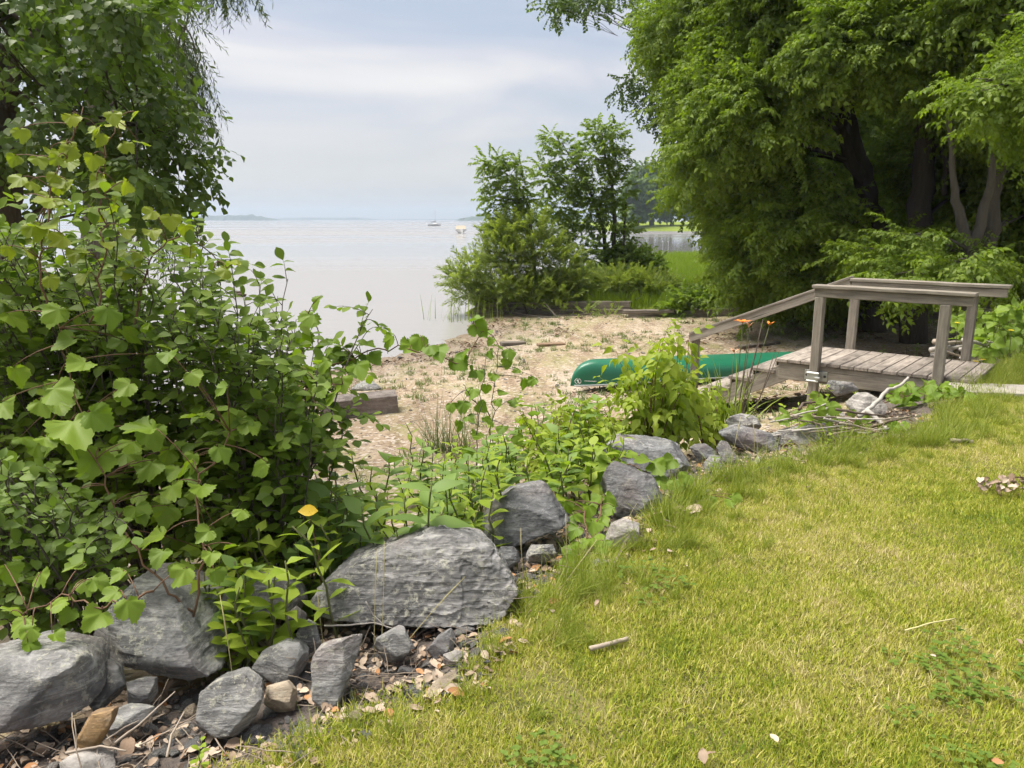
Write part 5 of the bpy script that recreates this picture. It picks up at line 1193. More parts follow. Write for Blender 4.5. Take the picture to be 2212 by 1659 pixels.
tree('box_elder_tree', 'tree leaning in from the right edge with bright near leaves',
     [[(7.9, 7.6, -0.05, .16), (7.7, 7.8, 1.5, .13), (7.2, 7.8, 2.9, .10), (6.2, 7.7, 3.6, .06)]],
     [C(2130, 175, 7.6, 42, 20, .25, 26), C(2190, 195, 7.4, 45, 20, .25, 26), C(2180, 150, 7.7, 40, 18, .25, 20), C(2110, 195, 7.5, 22, 14, .2, 9), C(2240, 230, 7.5, 50, 50, .4, 40), C(2190, 260, 7.6, 30, 26, .3, 16), C(2400, 60, 7.6, 120, 90, .7, 150), C(2560, 160, 7.7, 110, 90, .7, 130), C(2330, 130, 7.5, 90, 70, .5, 90)], T_ELDER, 6, M_BARK2, GT, 0.62, droop=0.25, limb=0.03)
tree('cottonwood_tree', 'tall cottonwood whose small leaved branches stretch left against the sky',
     [[(9.5, 24, -0.6, .45), (9.3, 24, 4, .36), (8.8, 23.8, 8, .25), (8, 23.5, 12, .12)], [(9.0, 23.9, 5.5, .16), (7.6, 23.2, 6.4, .11), (6.2, 22.7, 6.3, .07), (4.6, 22.4, 5.8, .03)]],
     [C(1350, 190, 22.4, 26, 24, .6, 34), C(1385, 175, 22.4, 32, 22, .6, 46), C(1420, 200, 22.5, 34, 36, .7, 60), C(1445, 250, 22.6, 22, 30, .6, 36), C(1465, 215, 22.7, 26, 40, .7, 46), C(1395, 235, 22.4, 24, 22, .5, 24), C(1430, 270, 22.4, 16, 24, .5, 18),
      C(1400, 20, 22.6, 30, 34, .8, 60), C(1400, 90, 22.6, 26, 34, .8, 52), C(1430, 60, 22.8, 40, 50, .9, 80), C(1440, 130, 22.8, 34, 40, .8, 60), C(1480, 60, 23, 50, 70, .9, 90),
      C(1200, 20, 22, 24, 20, .6, 34), C(1255, 8, 22.2, 30, 14, .6, 34), C(1290, 14, 22.3, 26, 22, .6, 34), C(1215, -20, 22.2, 50, 22, .6, 60), C(1330, -30, 22.4, 60, 20, .6, 60), C(1480, 320, 22.8, 30, 50, .7, 70), C(1500, 430, 22.8, 34, 50, .7, 70)]
     + fillc([(1420, -300), (1700, -300), (1600, 100), (1480, 200)], (22, 26), 16, 80, 60, 1.4, 150), T_POP, 5, M_BARK2, GT, 1.0, droop=0.3)
# thicket behind the trunks closing the view to the right
GTH = 'thicket trees far right behind the trunks'
for i, (u, Y) in enumerate(((1750, 25), (1900, 27), (2050, 26), (2180, 24), (2300, 22))):
    tree('thicket_tree', ['bushy tree filling the gap behind the low leafy skirts', 'bushy tree showing between the forked and the straight trunk', 'bushy tree behind the straight dark trunk', 'bushy tree behind the thick leaning trunk', 'bushy tree beyond the right picture edge'][i],
         [[base_at(u, Y, .2), tp(u, 420, Y, .16), tp(u + 10, 200, Y, .1), tp(u, 60, Y, .04)]],
         fillc([(u - 100, -120), (u + 100, -120), (u + 110, 420), (u + 90, 590), (u - 90, 590), (u - 110, 420)], (Y - 1.5, Y + 2), 24, 58, 60, 1.0, 105), T_ELDER, 6, M_BARK, GTH, 1.35, droop=0.2)
# undergrowth right of the landing
# saplings on the point
GS_ = 'saplings on the grassy point'
tree('sapling', 'slender multi stemmed sapling tallest on the grassy point',
     [[base_at(1324, 24.5, .09), tp(1328, 480, 24.5, .07), tp(1322, 400, 24.5, .05), tp(1305, 320, 24.5, .025), tp(1298, 270, 24.5, .012)],
      [base_at(1310, 24.7, .08), tp(1305, 500, 24.7, .06), tp(1270, 400, 24.7, .035), tp(1215, 310, 24.6, .015)],
      [base_at(1332, 24.3, .05), tp(1348, 520, 24.3, .04), tp(1352, 440, 24.3, .02)]],
     [C(1295, 285, 24.5, 26, 22, .5, 26), C(1322, 300, 24.5, 20, 34, .5, 26), C(1280, 335, 24.5, 32, 30, .6, 38), C(1330, 350, 24.5, 28, 30, .5, 34), C(1190, 300, 24.6, 18, 20, .4, 14), C(1215, 330, 24.6, 28, 24, .5, 30), C(1185, 385, 24.6, 26, 22, .5, 24), C(1230, 385, 24.6, 40, 32, .6, 52),
      C(1280, 400, 24.6, 40, 38, .7, 60), C(1335, 410, 24.4, 26, 36, .5, 34), C(1210, 440, 24.6, 42, 34, .6, 56), C(1265, 460, 24.6, 44, 36, .7, 64), C(1330, 475, 24.4, 30, 34, .5, 34), C(1200, 500, 24.4, 36, 34, .6, 44), C(1255, 530, 24.3, 44, 40, .7, 60), C(1355, 500, 24.3, 16, 26, .4, 14), C(1310, 555, 24.3, 36, 34, .5, 30), C(1170, 360, 24.6, 14, 12, .3, 8)],
     T_SAP, 5, M_BARK2, GS_, 0.72, droop=0.12, up=0.35, limb=0.02, dens=2.4)
tree('sapling', 'leaning maple sapling with two bare arching branches over the willow bush',
     [[base_at(1160, 23.5, .07), tp(1148, 500, 23.5, .05), tp(1142, 455, 23.5, .04), tp(1125, 410, 23.5, .028), tp(1100, 380, 23.5, .018), tp(1050, 350, 23.5, .008)], [tp(1142, 460, 23.5, .025), tp(1115, 435, 23.5, .018), tp(1070, 425, 23.5, .008)]],
     [C(1052, 355, 23.5, 16, 16, .35, 15), C(1075, 352, 23.5, 20, 14, .35, 18), C(1100, 380, 23.5, 24, 17, .35, 26), C(1122, 355, 23.5, 10, 14, .3, 8), C(1060, 390, 23.5, 18, 12, .3, 14), C(1122, 405, 23.5, 18, 18, .35, 20), C(1138, 430, 23.5, 14, 20, .3, 15), C(1070, 428, 23.5, 24, 10, .3, 18), C(1110, 440, 23.5, 20, 12, .3, 16), C(1060, 470, 23.4, 16, 24, .3, 16), C(1095, 490, 23.4, 24, 20, .35, 24), C(1140, 470, 23.5, 12, 16, .3, 9)],
     T_SAP, 5, M_BARK2, GS_, 0.75, droop=0.1, up=0.2, limb=0.014, dens=2.1)
# willow bushes
GW = 'bushes on the grassy point'
def bush(label, name, u, Y, clumps, src, ns, tw, dr=0.0, up=0.55, nst=7, cat='bush', group=GW):
    b = base_at(u, Y, .04); tr = []
    for _ in range(nst):
        c = random.choice(clumps)[0]; q = Vector(b[:3]).lerp(c, 0.55) + rv(.15); tr.append([(b[0] + random.uniform(-.4, .4), b[1] + random.uniform(-.3, .3), b[2], .03), (q.x, q.y, q.z, .02), (c.x, c.y, c.z, .008)])
    tree(name, label, tr, clumps, src, ns, M_BARK2, group, tw, cat, droop=dr, up=up, limb=0.015, shell=0.3, dens=1.6)
random.seed(31)
bush('feathery green willow bush leaning over the water at the end of the point', 'willow_bush', 1130, 22.8,
     [C(992, 603, 22.8, 24, 18, .5, 38), C(1016, 635, 22.8, 32, 22, .5, 56), C(1030, 590, 22.9, 42, 30, .6, 80), C(1075, 550, 23, 40, 30, .6, 80), C(1080, 505, 23.1, 20, 16, .4, 26), C(1100, 505, 23.1, 40, 30, .6, 80), C(1150, 500, 23.2, 36, 30, .6, 70), C(1110, 560, 22.9, 50, 36, .7, 110), C(1170, 550, 23, 48, 40, .7, 110), C(1220, 580, 23, 44, 36, .6, 90),
      C(1090, 620, 22.7, 48, 32, .6, 100), C(1150, 625, 22.6, 50, 34, .6, 110), C(1210, 635, 22.6, 44, 30, .6, 90), C(1050, 645, 22.9, 36, 18, .4, 50), C(1250, 620, 22.8, 36, 28, .5, 60)], T_WBU, 4, 1.0)
bush('low willow bush along the timbers in the middle of the point', 'willow_bush', 1330, 21.9, fillc([(1230, 615), (1330, 605), (1440, 615), (1470, 640), (1420, 645), (1260, 645)], (22.2, 23.0), 16, 40, 15, .4, 50), T_WBU, 4, 0.9)
bush('low leafy shrub right of the saplings before the bright meadow', 'shrub', 1375, 24.5, fillc([(1330, 560), (1380, 545), (1410, 570), (1400, 600), (1340, 600)], (24, 25), 8, 26, 20, .4, 36), T_SAP, 5, 0.8)
bush('dense green shrub behind the broken timbers at the right of the point', 'shrub', 1540, 20.6, fillc([(1470, 650), (1540, 640), (1630, 635), (1640, 668), (1520, 675), (1460, 668)], (20.2, 21.5), 15, 36, 15, .4, 44), T_SAP, 5, 0.75)
bush('dark shrub at the foot of the low leafy skirts', 'shrub', 1690, 19.2, fillc([(1610, 620), (1720, 590), (1800, 620), (1790, 665), (1640, 675)], (18.4, 20), 13, 44, 28, .5, 60), T_ELDER, 6, 0.6)
bush('low willow sprigs standing in front of the stacked timbers', 'willow_bush', 1230, 21.6, [C(1150, 660, 22.2, 22, 14, .25, 16), C(1205, 668, 21.9, 22, 12, .25, 14), C(1262, 672, 21.6, 24, 14, .25, 16), C(1310, 680, 21.3, 18, 10, .2, 10), C(1075, 668, 22.6, 26, 14, .25, 16)], T_WBU, 4, 0.6)
# far trees across the inlet
GF = 'trees on the far bank of the inlet'
for i, (u, Y, h, w_) in enumerate(((1378, 205, 372, 20), (1405, 215, 340, 34), (1450, 220, 330, 44), (1520, 225, 320, 50), (1590, 225, 330, 50))):
    tree('far_tree', ['slim hazy tree at the left end of the far bank', 'tall hazy tree on the far bank just left of the forked tree skirts', 'broad hazy tree on the far bank above the moored motorboat', 'broad hazy tree on the far bank hidden by the skirts', 'hazy tree on the far bank farthest right'][i],
         [[(D(u, 480, Y).x, Y, 0, .35), (D(u, 480, Y).x, Y, D(u, h, Y).z, .1)]],
         fillc([(u - w_, h + 60), (u - w_ * .4, h + 10), (u + w_ * .5, h + 10), (u + w_, h + 60), (u + w_, 455), (u - w_, 460)], (Y - 3, Y + 3), 24, 15, 14, 2.4, 30), T_FAR, 4, M_BARK2, GF, 1.0, droop=0.2, limb=0.1)
# left: poplar close by, willow behind
random.seed(41)
GLT = 'trees at the left edge'
tree('poplar_tree', 'dark trunked poplar at the left edge with heart shaped leaves',
     [[base_at(-20, 7.0, .22), tp(-8, 560, 7.0, .19), tp(5, 420, 7.0, .17), tp(0, 250, 7.0, .14), tp(-30, 60, 7.0, .11), tp(-60, -200, 7.1, .06)], [tp(0, 260, 7, .07), tp(60, 90, 6.8, .05), tp(130, 20, 6.6, .03)], [tp(2, 300, 7, .06), tp(150, 260, 6.6, .035), tp(300, 270, 6.4, .015)]],
     fillc([(-420, -100), (-60, -160), (330, -60), (340, 120), (380, 260), (330, 460), (200, 480), (60, 380), (-60, 420), (-380, 300)], (5.6, 7.8), 72, 36, 30, .28, 19)
     + [C(400, 300, 6.3, 30, 26, .25, 12), C(415, 365, 6.3, 26, 22, .25, 10), C(425, 330, 6.3, 16, 18, .2, 6), C(395, 245, 6.4, 22, 24, .25, 9), C(385, 410, 6.3, 30, 26, .25, 10), C(350, 330, 6.3, 30, 36, .3, 18), C(340, 220, 6.4, 34, 36, .3, 20), C(360, 400, 6.3, 34, 30, .3, 16)],
     T_POPN, 5, M_BARK, GLT, 1.0, droop=0.35, limb=0.02, shell=0.2)
tree('willow_tree', 'weeping willow behind the poplar with narrow leaves hanging against the sky',
     [[base_at(205, 11.4, .3), tp(215, 300, 11.4, .24), tp(228, 80, 11.3, .2), tp(235, -150, 11.2, .14)], [tp(230, -60, 11.2, .12), tp(340, -90, 10.4, .06), tp(470, -60, 9.8, .03)], [tp(228, 80, 11.3, .08), tp(300, 20, 10.6, .05), tp(400, 60, 10, .02)]],
     [C(330, 40, 10.4, 60, 50, .6, 60), C(370, 90, 10.2, 40, 46, .5, 42), C(405, 150, 10.1, 22, 46, .4, 26), C(415, 200, 10.1, 14, 36, .3, 12), C(300, 140, 10.5, 40, 50, .5, 30), C(430, -90, 9.8, 40, 16, .4, 26), C(490, -95, 9.7, 30, 14, .4, 22), C(460, -120, 9.8, 60, 16, .4, 34), C(400, -30, 9.9, 16, 16, .3, 6), C(200, 60, 11, 90, 90, .8, 70), C(90, 60, 11.5, 100, 90, .8, 70), C(350, 470, 9.5, 40, 30, .4, 16), C(390, 200, 10.1, 30, 50, .4, 30), C(350, 180, 10.3, 30, 60, .4, 26), C(330, 260, 10.3, 30, 50, .4, 16)],
     T_WIL, 4, M_BARK2, GLT, 0.9, droop=0.8, limb=0.03, shell=0.15, dens=1.7)
# ------------------------------------------------------------------ foreground shrubs and vines
M_L_SHRUB = leaf_mat('shrub_leaf', (0.09, 0.155, 0.02), (0.21, 0.29, 0.04), 0.48, 0.55, spec=0.3)
M_L_PALE = leaf_mat('pale_shrub_leaf', (0.11, 0.185, 0.03), (0.20, 0.285, 0.05), 0.42, 0.55)
M_L_GRAPE = leaf_mat('grape_leaf', (0.13, 0.215, 0.022), (0.23, 0.33, 0.035), 0.42, 0.55, 0.25)
M_L_YOUNG = leaf_mat('young_grape_leaf', (0.18, 0.25, 0.02), (0.31, 0.36, 0.03), 0.45, 0.5, 0.3)
M_L_BOX = leaf_mat('box_elder_sapling_leaf', (0.21, 0.30, 0.022), (0.35, 0.42, 0.04), 0.46, 0.55)
M_L_WEED = leaf_mat('weed_leaf', (0.20, 0.30, 0.026), (0.35, 0.44, 0.05), 0.45, 0.55)
M_L_MILK = leaf_mat('milkweed_leaf', (0.14, 0.23, 0.05), (0.23, 0.335, 0.08), 0.4, 0.55)
M_L_VINE = leaf_mat('vine_leaf', (0.12, 0.21, 0.02), (0.22, 0.33, 0.03), 0.42, 0.55)
SH = mset('leaf', OVAL, M_L_SHRUB); SHP = mset('leaf', OVAL, M_L_PALE); GRM = mset('leaf', GRAPE, M_L_GRAPE); GRY = mset('leaf', GRAPE, M_L_YOUNG); GRV = mset('leaf', GRAPE, M_L_VINE)
random.seed(51)
def onz(x, y): return Vector((x, y, gz(x, y) - 0.02))
def shrub(label, name, poly, nt_, Y, bases, ms, mat, extra=(), seed=0, **kw):
    random.seed(seed); bs = [onz(*b) for b in bases]; tg = [(min(random.sample(bs, min(2, len(bs))), key=lambda q: (q - t).length), t) for t in inpoly(poly, nt_, Y)]
    tg += [(min(bs, key=lambda q: abs(q.x - D(*e).x)), D(*e)) for e in extra]
    st, lv = grow(None, tg, **kw); plant(name, label, 'shrub', bs[0], st, lv, ms, OVAL, mat, M_BARK2, 300, 'shrubs in the left foreground')
shrub('dark green oval leaved shrub rising at the left under the poplar', 'shrub', [(-230, 560), (-30, 470), (200, 430), (300, 470), (330, 620), (300, 800), (250, 1000), (120, 1080), (-30, 1000), (-230, 1000)], 150, (3.4, 4.6), [(-3.5, 4.2), (-2.9, 4.2), (-2.4, 4.3), (-2.0, 4.0)], SH, M_L_SHRUB, seed=61, twigs=11, lsize=(.058, .085), bow=.2, step=.036)
shrub('dark oval leaved shrub spreading right towards the beach with thin shoots', 'shrub', [(300, 560), (430, 540), (520, 590), (560, 680), (680, 760), (760, 830), (700, 900), (620, 960), (560, 1080), (460, 1180), (320, 1180), (290, 850)], 100, (3.2, 4.5), [(-1.9, 3.9), (-1.45, 3.9), (-1.2, 3.6)], SH, M_L_SHRUB, seed=62, twigs=10, lsize=(.055, .08), bow=.2, step=.036,
      extra=[(622, 602, 4.2), (600, 640, 4.2), (640, 690, 4.2), (805, 668, 4.3), (790, 720, 4.3), (560, 610, 4.2), (470, 560, 4.3), (700, 880, 4.1), (740, 900, 4.0), (500, 570, 4.0), (680, 750, 4.1), (430, 480, 4.3), (440, 520, 4.3)])
shrub('paler green oval leaved shrub low at the far left behind the boulders', 'shrub', [(-230, 960), (-30, 980), (120, 1000), (260, 1050), (300, 1150), (230, 1230), (60, 1300), (-30, 1320), (-230, 1250)], 62, (2.75, 3.2), [(-2.6, 3.0), (-2.1, 3.1), (-1.75, 3.05)], SHP, M_L_PALE, seed=63, twigs=7, lsize=(.045, .065), bow=.25, tlen=(.1, .25), face=.6)

eye = Vector((0, 0, EYE))
def vine(name, label, cat, strands, leaves, meshes, tpl, mat, smat, base, group=None, nobj=300, hang=0.75, size_f=1.0):
    """strands [[(u,v,Y)...]]; leaves [(u,v,Y,size px)] hung on petioles from the nearest strand"""
    S = []; nodes = []
    for s in strands:
        P = [D(*q) for q in s]; fine = []
        for a, b in zip(P[:-1], P[1:]):
            for k in range(5): fine.append(a.lerp(b, k / 5) + rv(0.008))
        fine.append(P[-1]); S.append((fine, [0.005 * (1 - 0.6 * i / len(fine)) for i in range(len(fine))])); nodes += fine
    L_ = []
    for (u, v, Y, spx) in leaves:
        c = D(u, v, Y); s = spx * Y / FPX * size_f; tocam = (eye - c).normalized(); nrm = (tocam * random.uniform(.2, 1.0) + Vector((0, 0, random.uniform(.3, 1.0))) + rv(.38)).normalized()
        d = (Vector((random.gauss(0, .5), -.25, -hang)) + rv(.15)); d = (d - nrm * d.dot(nrm)).normalized(); b = c - d * s * 0.45
        L_.append((random.randrange(len(tpl)), leafM(b, d, nrm, s)))
        if nodes:
            q = min(nodes, key=lambda w: (w - b).length)
            if (q - b).length < 0.6: S.append((bez(q, q.lerp(b, .5) + Vector((0, 0, .03)), b, 4), [.0026, .0024, .0022, .002, .0016]))
    return plant(name, label, cat, base, S, L_, meshes, tpl, mat, smat, nobj, group)
def rl(poly, n, Y, spx): return [(CU + FPX * 0, 0, 0, 0)][:0] + [(*uvY(p), random.uniform(*spx)) for p in inpoly(poly, n, Y)]
random.seed(71)
G1 = [(165, 930, 2.85, 125), (215, 905, 2.8, 78), (300, 925, 2.95, 92), (150, 960, 2.95, 110), (130, 850, 2.95, 84), (170, 790, 3.0, 72), (115, 682, 3.1, 66), (130, 880, 3.0, 70), (330, 945, 3.05, 72), (200, 1000, 2.95, 95), (330, 1165, 2.8, 84), (300, 1110, 2.9, 70), (435, 1058, 2.9, 70), (375, 1062, 2.9, 60), (440, 1155, 2.75, 56), (345, 1205, 2.7, 62), (390, 1245, 2.62, 66), (470, 1245, 2.62, 52), (455, 1205, 2.66, 48),
      (205, 1338, 2.45, 78), (283, 1316, 2.47, 78), (125, 1302, 2.5, 66), (145, 1330, 2.5, 50), (45, 1352, 2.45, 70), (60, 1372, 2.42, 60), (238, 1285, 2.55, 58), (188, 1268, 2.58, 56), (215, 1262, 2.6, 60), (255, 1245, 2.62, 50), (125, 1375, 2.42, 44), (30, 1315, 2.52, 60), (160, 1220, 2.65, 60), (90, 1250, 2.6, 60), (20, 1240, 2.65, 66), (70, 1400, 2.4, 50), (260, 1175, 2.75, 56), (500, 1180, 2.75, 44), (520, 1110, 2.85, 46),
      (520, 920, 3.2, 60), (610, 945, 3.3, 55), (560, 1010, 3.1, 60), (480, 980, 3.0, 62), (420, 900, 3.1, 66), (400, 1010, 3.0, 60), (540, 870, 3.4, 60), (640, 860, 3.5, 62), (610, 830, 3.6, 52), (690, 840, 3.6, 58), (720, 860, 3.6, 64), (740, 830, 3.7, 50), (660, 800, 3.7, 56), (680, 910, 3.5, 50), (700, 790, 3.7, 46)]
G1 += rl([(0, 700), (200, 640), (420, 760), (560, 860), (560, 1020), (500, 1200), (300, 1270), (0, 1330)], 60, (2.95, 3.5), (45, 72))
vine('grape_vine', 'wild grape vine with large lobed leaves draped over the left shrubs and boulders', 'vine',
     [[(420, 1330, 2.75), (330, 1240, 2.75), (250, 1120, 2.9), (190, 960, 2.95), (150, 820, 3.05), (120, 680, 3.15)], [(420, 1330, 2.75), (440, 1180, 2.8), (420, 1040, 2.95), (500, 940, 3.15), (620, 850, 3.55), (740, 830, 3.7)], [(330, 1280, 2.6), (270, 1300, 2.5), (200, 1310, 2.48), (130, 1285, 2.52), (50, 1330, 2.48)]],
     G1, GRM, GRAPE, M_L_GRAPE, M_RSTEM, onz(-1.1, 2.85), size_f=.84)
random.seed(72)
G2 = [(35, 392, 3.2, 52), (95, 432, 3.2, 58), (100, 490, 3.15, 72), (75, 500, 3.15, 60), (125, 520, 3.2, 56), (155, 260, 3.4, 44), (205, 285, 3.4, 46), (245, 255, 3.4, 44), (215, 300, 3.4, 44), (85, 350, 3.3, 46), (150, 330, 3.35, 50), (200, 350, 3.35, 48), (60, 545, 3.1, 54), (20, 545, 3.1, 44), (210, 395, 3.4, 50), (140, 400, 3.3, 46), (290, 250, 3.5, 36), (330, 505, 3.5, 46), (370, 480, 3.5, 50), (400, 498, 3.5, 40), (300, 560, 3.4, 46), (230, 530, 3.3, 44), (480, 590, 3.7, 44), (460, 600, 3.7, 40), (270, 590, 3.4, 44), (180, 600, 3.2, 50), (110, 610, 3.1, 46), (410, 545, 3.6, 42), (505, 570, 3.8, 38)]
G2 += rl([(20, 300), (200, 230), (310, 290), (330, 480), (250, 560), (60, 560)], 34, (3.2, 3.7), (32, 50))
vine('grape_vine', 'yellow green young grape vine climbing high through the left shrub', 'vine',
     [[(100, 700, 3.2), (90, 560, 3.2), (100, 450, 3.25), (140, 340, 3.35), (180, 230, 3.45)], [(200, 700, 3.3), (230, 540, 3.4), (210, 400, 3.4), (250, 260, 3.5)], [(280, 720, 3.45), (320, 560, 3.5), (400, 500, 3.6), (490, 580, 3.8)]],
     G2, GRY, GRAPE, M_L_YOUNG, M_RSTEM, D(100, 700, 3.2), size_f=.78)
random.seed(73)
vine('grape_vine', 'thin vine branch arching out to the right over the water', 'vine',
     [[(620, 870, 3.9), (700, 800, 4.1), (780, 765, 4.2), (860, 752, 4.25), (930, 765, 4.2), (1000, 790, 4.2), (1040, 720, 4.3), (1020, 700, 4.3)], [(700, 800, 4.1), (690, 720, 4.2), (660, 670, 4.25)]],
     [(665, 690, 4.2, 52), (685, 655, 4.2, 40), (655, 735, 4.2, 50), (730, 770, 4.2, 56), (755, 790, 4.2, 50), (790, 745, 4.2, 46), (805, 775, 4.2, 48), (840, 740, 4.25, 46), (880, 750, 4.25, 44), (905, 740, 4.25, 40), (945, 762, 4.2, 50), (930, 755, 4.2, 36), (992, 782, 4.2, 46), (1005, 765, 4.2, 34), (1020, 805, 4.2, 30), (1035, 712, 4.3, 44), (1030, 690, 4.3, 34), (775, 800, 4.1, 50), (720, 740, 4.2, 40), (640, 770, 4.1, 48), (700, 825, 4.0, 52), (1060, 738, 4.3, 22)],
     GRV, GRAPE, M_L_VINE, M_RSTEM, D(620, 870, 3.9))
# vine sprawling over the middle boulders
vine('creeping_vine', 'creeping vine with heart shaped leaves spilling between two dark boulders', 'vine', [[(1260, 1100, 3.95), (1270, 1150, 3.75), (1250, 1210, 3.5), (1230, 1260, 3.35)], [(1300, 1090, 4.0), (1290, 1150, 3.8), (1275, 1200, 3.6)]],
     [(1250, 1250, 3.32, 42), (1235, 1190, 3.5, 42), (1265, 1175, 3.6, 44), (1290, 1165, 3.7, 46), (1240, 1150, 3.7, 40), (1280, 1140, 3.8, 44), (1300, 1195, 3.55, 40), (1225, 1220, 3.42, 44), (1265, 1215, 3.45, 46), (1285, 1225, 3.45, 36), (1250, 1120, 3.9, 40), (1300, 1125, 3.9, 40), (1230, 1125, 3.9, 38), (1270, 1105, 4.0, 38), (1210, 1255, 3.3, 34), (1245, 1272, 3.25, 36), (1310, 1100, 4.0, 40), (1320, 1080, 4.1, 40), (1290, 1085, 4.1, 44), (1255, 1090, 4.1, 40), (1225, 1095, 4.1, 36), (1305, 1180, 3.6, 36)], GRV, GRAPE, M_L_VINE, M_RSTEM, onz(0.42, 4.1))
vine('creeping_vine', 'bright vine trailing over the long smooth boulder and down to the grass', 'vine', [[(1230, 1010, 4.9), (1300, 1000, 4.6), (1370, 1010, 4.45), (1440, 1040, 4.4), (1520, 1075, 4.3)], [(1300, 1000, 4.6), (1340, 985, 4.6), (1400, 985, 4.6)]],
     [(1230, 1000, 4.8, 40), (1250, 1030, 4.7, 50), (1285, 1020, 4.6, 56), (1310, 1005, 4.55, 48), (1330, 985, 4.6, 40), (1300, 1050, 4.5, 46), (1345, 1010, 4.45, 40), (1365, 985, 4.55, 36), (1390, 995, 4.45, 44), (1420, 1010, 4.4, 46), (1445, 1000, 4.4, 38), (1430, 1040, 4.35, 46), (1460, 1050, 4.3, 42), (1480, 1035, 4.3, 36), (1500, 1070, 4.25, 36), (1475, 1075, 4.25, 40), (1530, 1085, 4.2, 36), (1375, 1030, 4.35, 40), (1260, 985, 4.8, 40), (1275, 1075, 4.5, 42), (1210, 1040, 4.8, 44), (1180, 1020, 4.9, 44), (1160, 1040, 4.9, 40), (1190, 985, 5.0, 36), (1570, 1090, 4.1, 36), (1590, 1080, 4.15, 34)], GRM, GRAPE, M_L_GRAPE, M_RSTEM, onz(0.75, 4.9))
# sapling with lobed leaves in the middle
random.seed(74)
vine('sapling', 'upright sapling with lobed leaves standing before the beach in the middle', 'sapling', [[(1050, 1060, 5.9), (1060, 950, 5.9), (1066, 850, 5.9), (1078, 748, 5.9)], [(1060, 900, 5.9), (1020, 860, 5.8), (1000, 830, 5.8)], [(1035, 1060, 5.7), (1028, 960, 5.7), (1040, 850, 5.75), (1050, 770, 5.8)]],
     [(1078, 750, 5.9, 30), (1100, 765, 5.9, 42), (1060, 765, 5.9, 34), (1095, 785, 5.9, 36), (1050, 720, 5.8, 40), (1035, 810, 5.8, 40), (1065, 815, 5.85, 34), (1020, 850, 5.8, 44), (1000, 880, 5.75, 46), (1040, 880, 5.8, 40), (1085, 850, 5.9, 36), (1110, 870, 5.9, 36), (1130, 830, 5.95, 40), (1150, 825, 5.95, 36), (1055, 910, 5.8, 44), (990, 920, 5.7, 40), (1030, 940, 5.7, 44), (1085, 930, 5.85, 40), (1010, 980, 5.7, 46), (1060, 985, 5.8, 44), (1095, 990, 5.8, 40), (1040, 1020, 5.7, 44), (1075, 870, 5.9, 30), (1015, 905, 5.7, 36), (975, 880, 5.75, 34), (1115, 800, 5.9, 28), (1050, 840, 5.85, 32), (1120, 950, 5.8, 40)], GRV, GRAPE, M_L_VINE, M_BARK2, onz(-0.15, 5.8), size_f=0.74)
# box elder sapling beside the steps
random.seed(75)
def comp_plant(name, label, cat, bases, poly, n, Y, extra, tpl, mat, size, smat, seed, group=None, hang=0.9, twigs=6):
    random.seed(seed); bs = [onz(*b) for b in bases]; st = []; lv = []; ms = mset('leaf', tpl, mat)
    for t in inpoly(poly, n, Y) + [D(*e) for e in extra]:
        b = min(random.sample(bs, min(2, len(bs))), key=lambda q: abs(q.x - t.x)); c = b.lerp(t, .5) + Vector((0, 0, .15)) + rv(.05); pts = bez(b, c, t, 8); st.append((pts, [.006 * (1 - .75 * i / 8) for i in range(9)]))
        for k in range(twigs):
            f = random.uniform(.4, 1.0); i = min(7, int(f * 8)); p = pts[i].lerp(pts[i + 1], f * 8 - i); a = random.uniform(0, 6.28)
            d = Vector((math.cos(a), math.sin(a), random.uniform(-hang, .15))).normalized(); lv.append((random.randrange(len(tpl)), leafM(p, d, Vector((0, 0, 1)) + (eye - p).normalized() * .5 + rv(.25), random.uniform(*size))))
        lv.append((random.randrange(len(tpl)), leafM(t, Vector((random.gauss(0, .4), random.gauss(0, .4), .2)), Vector((0, -.5, 1)), size[0])))
    plant(name, label, cat, bs[0], st, lv, ms, tpl, mat, smat, 300, group)
comp_plant('sapling', 'bright yellow green box elder sapling in front of the canoe', 'sapling', [(1.25, 5.75), (1.55, 5.9), (1.05, 5.6)], [(1290, 830), (1370, 790), (1440, 705), (1490, 735), (1500, 830), (1530, 900), (1500, 940), (1420, 950), (1290, 920)], 34, (5.5, 6.3), [(1445, 700, 5.9), (1490, 715, 5.9), (1330, 755, 5.9), (1380, 760, 5.9)], COMP3 + COMP5, M_L_BOX, (.14, .21), M_RSTEM, 76, twigs=8)
comp_plant('sapling', 'low yellow green box elder seedlings left of the bright sapling', 'sapling', [(0.7, 5.6), (0.3, 5.6), (0.95, 5.4)], [(1110, 880), (1280, 860), (1320, 960), (1240, 1010), (1100, 1010)], 44, (5.4, 6.2), [], COMP3 + COMP5, M_L_BOX, (.11, .17), M_RSTEM, 77, twigs=6)

comp_plant('sapling', 'yellow green box elder shoots hiding the foot of the steps', 'sapling', [(1.75, 6.3), (2.0, 6.5)], [(1450, 830), (1540, 830), (1560, 900), (1530, 935), (1450, 940)], 16, (6.0, 6.7), [], COMP3 + COMP5, M_L_BOX, (.12, .18), M_RSTEM, 78, twigs=6)
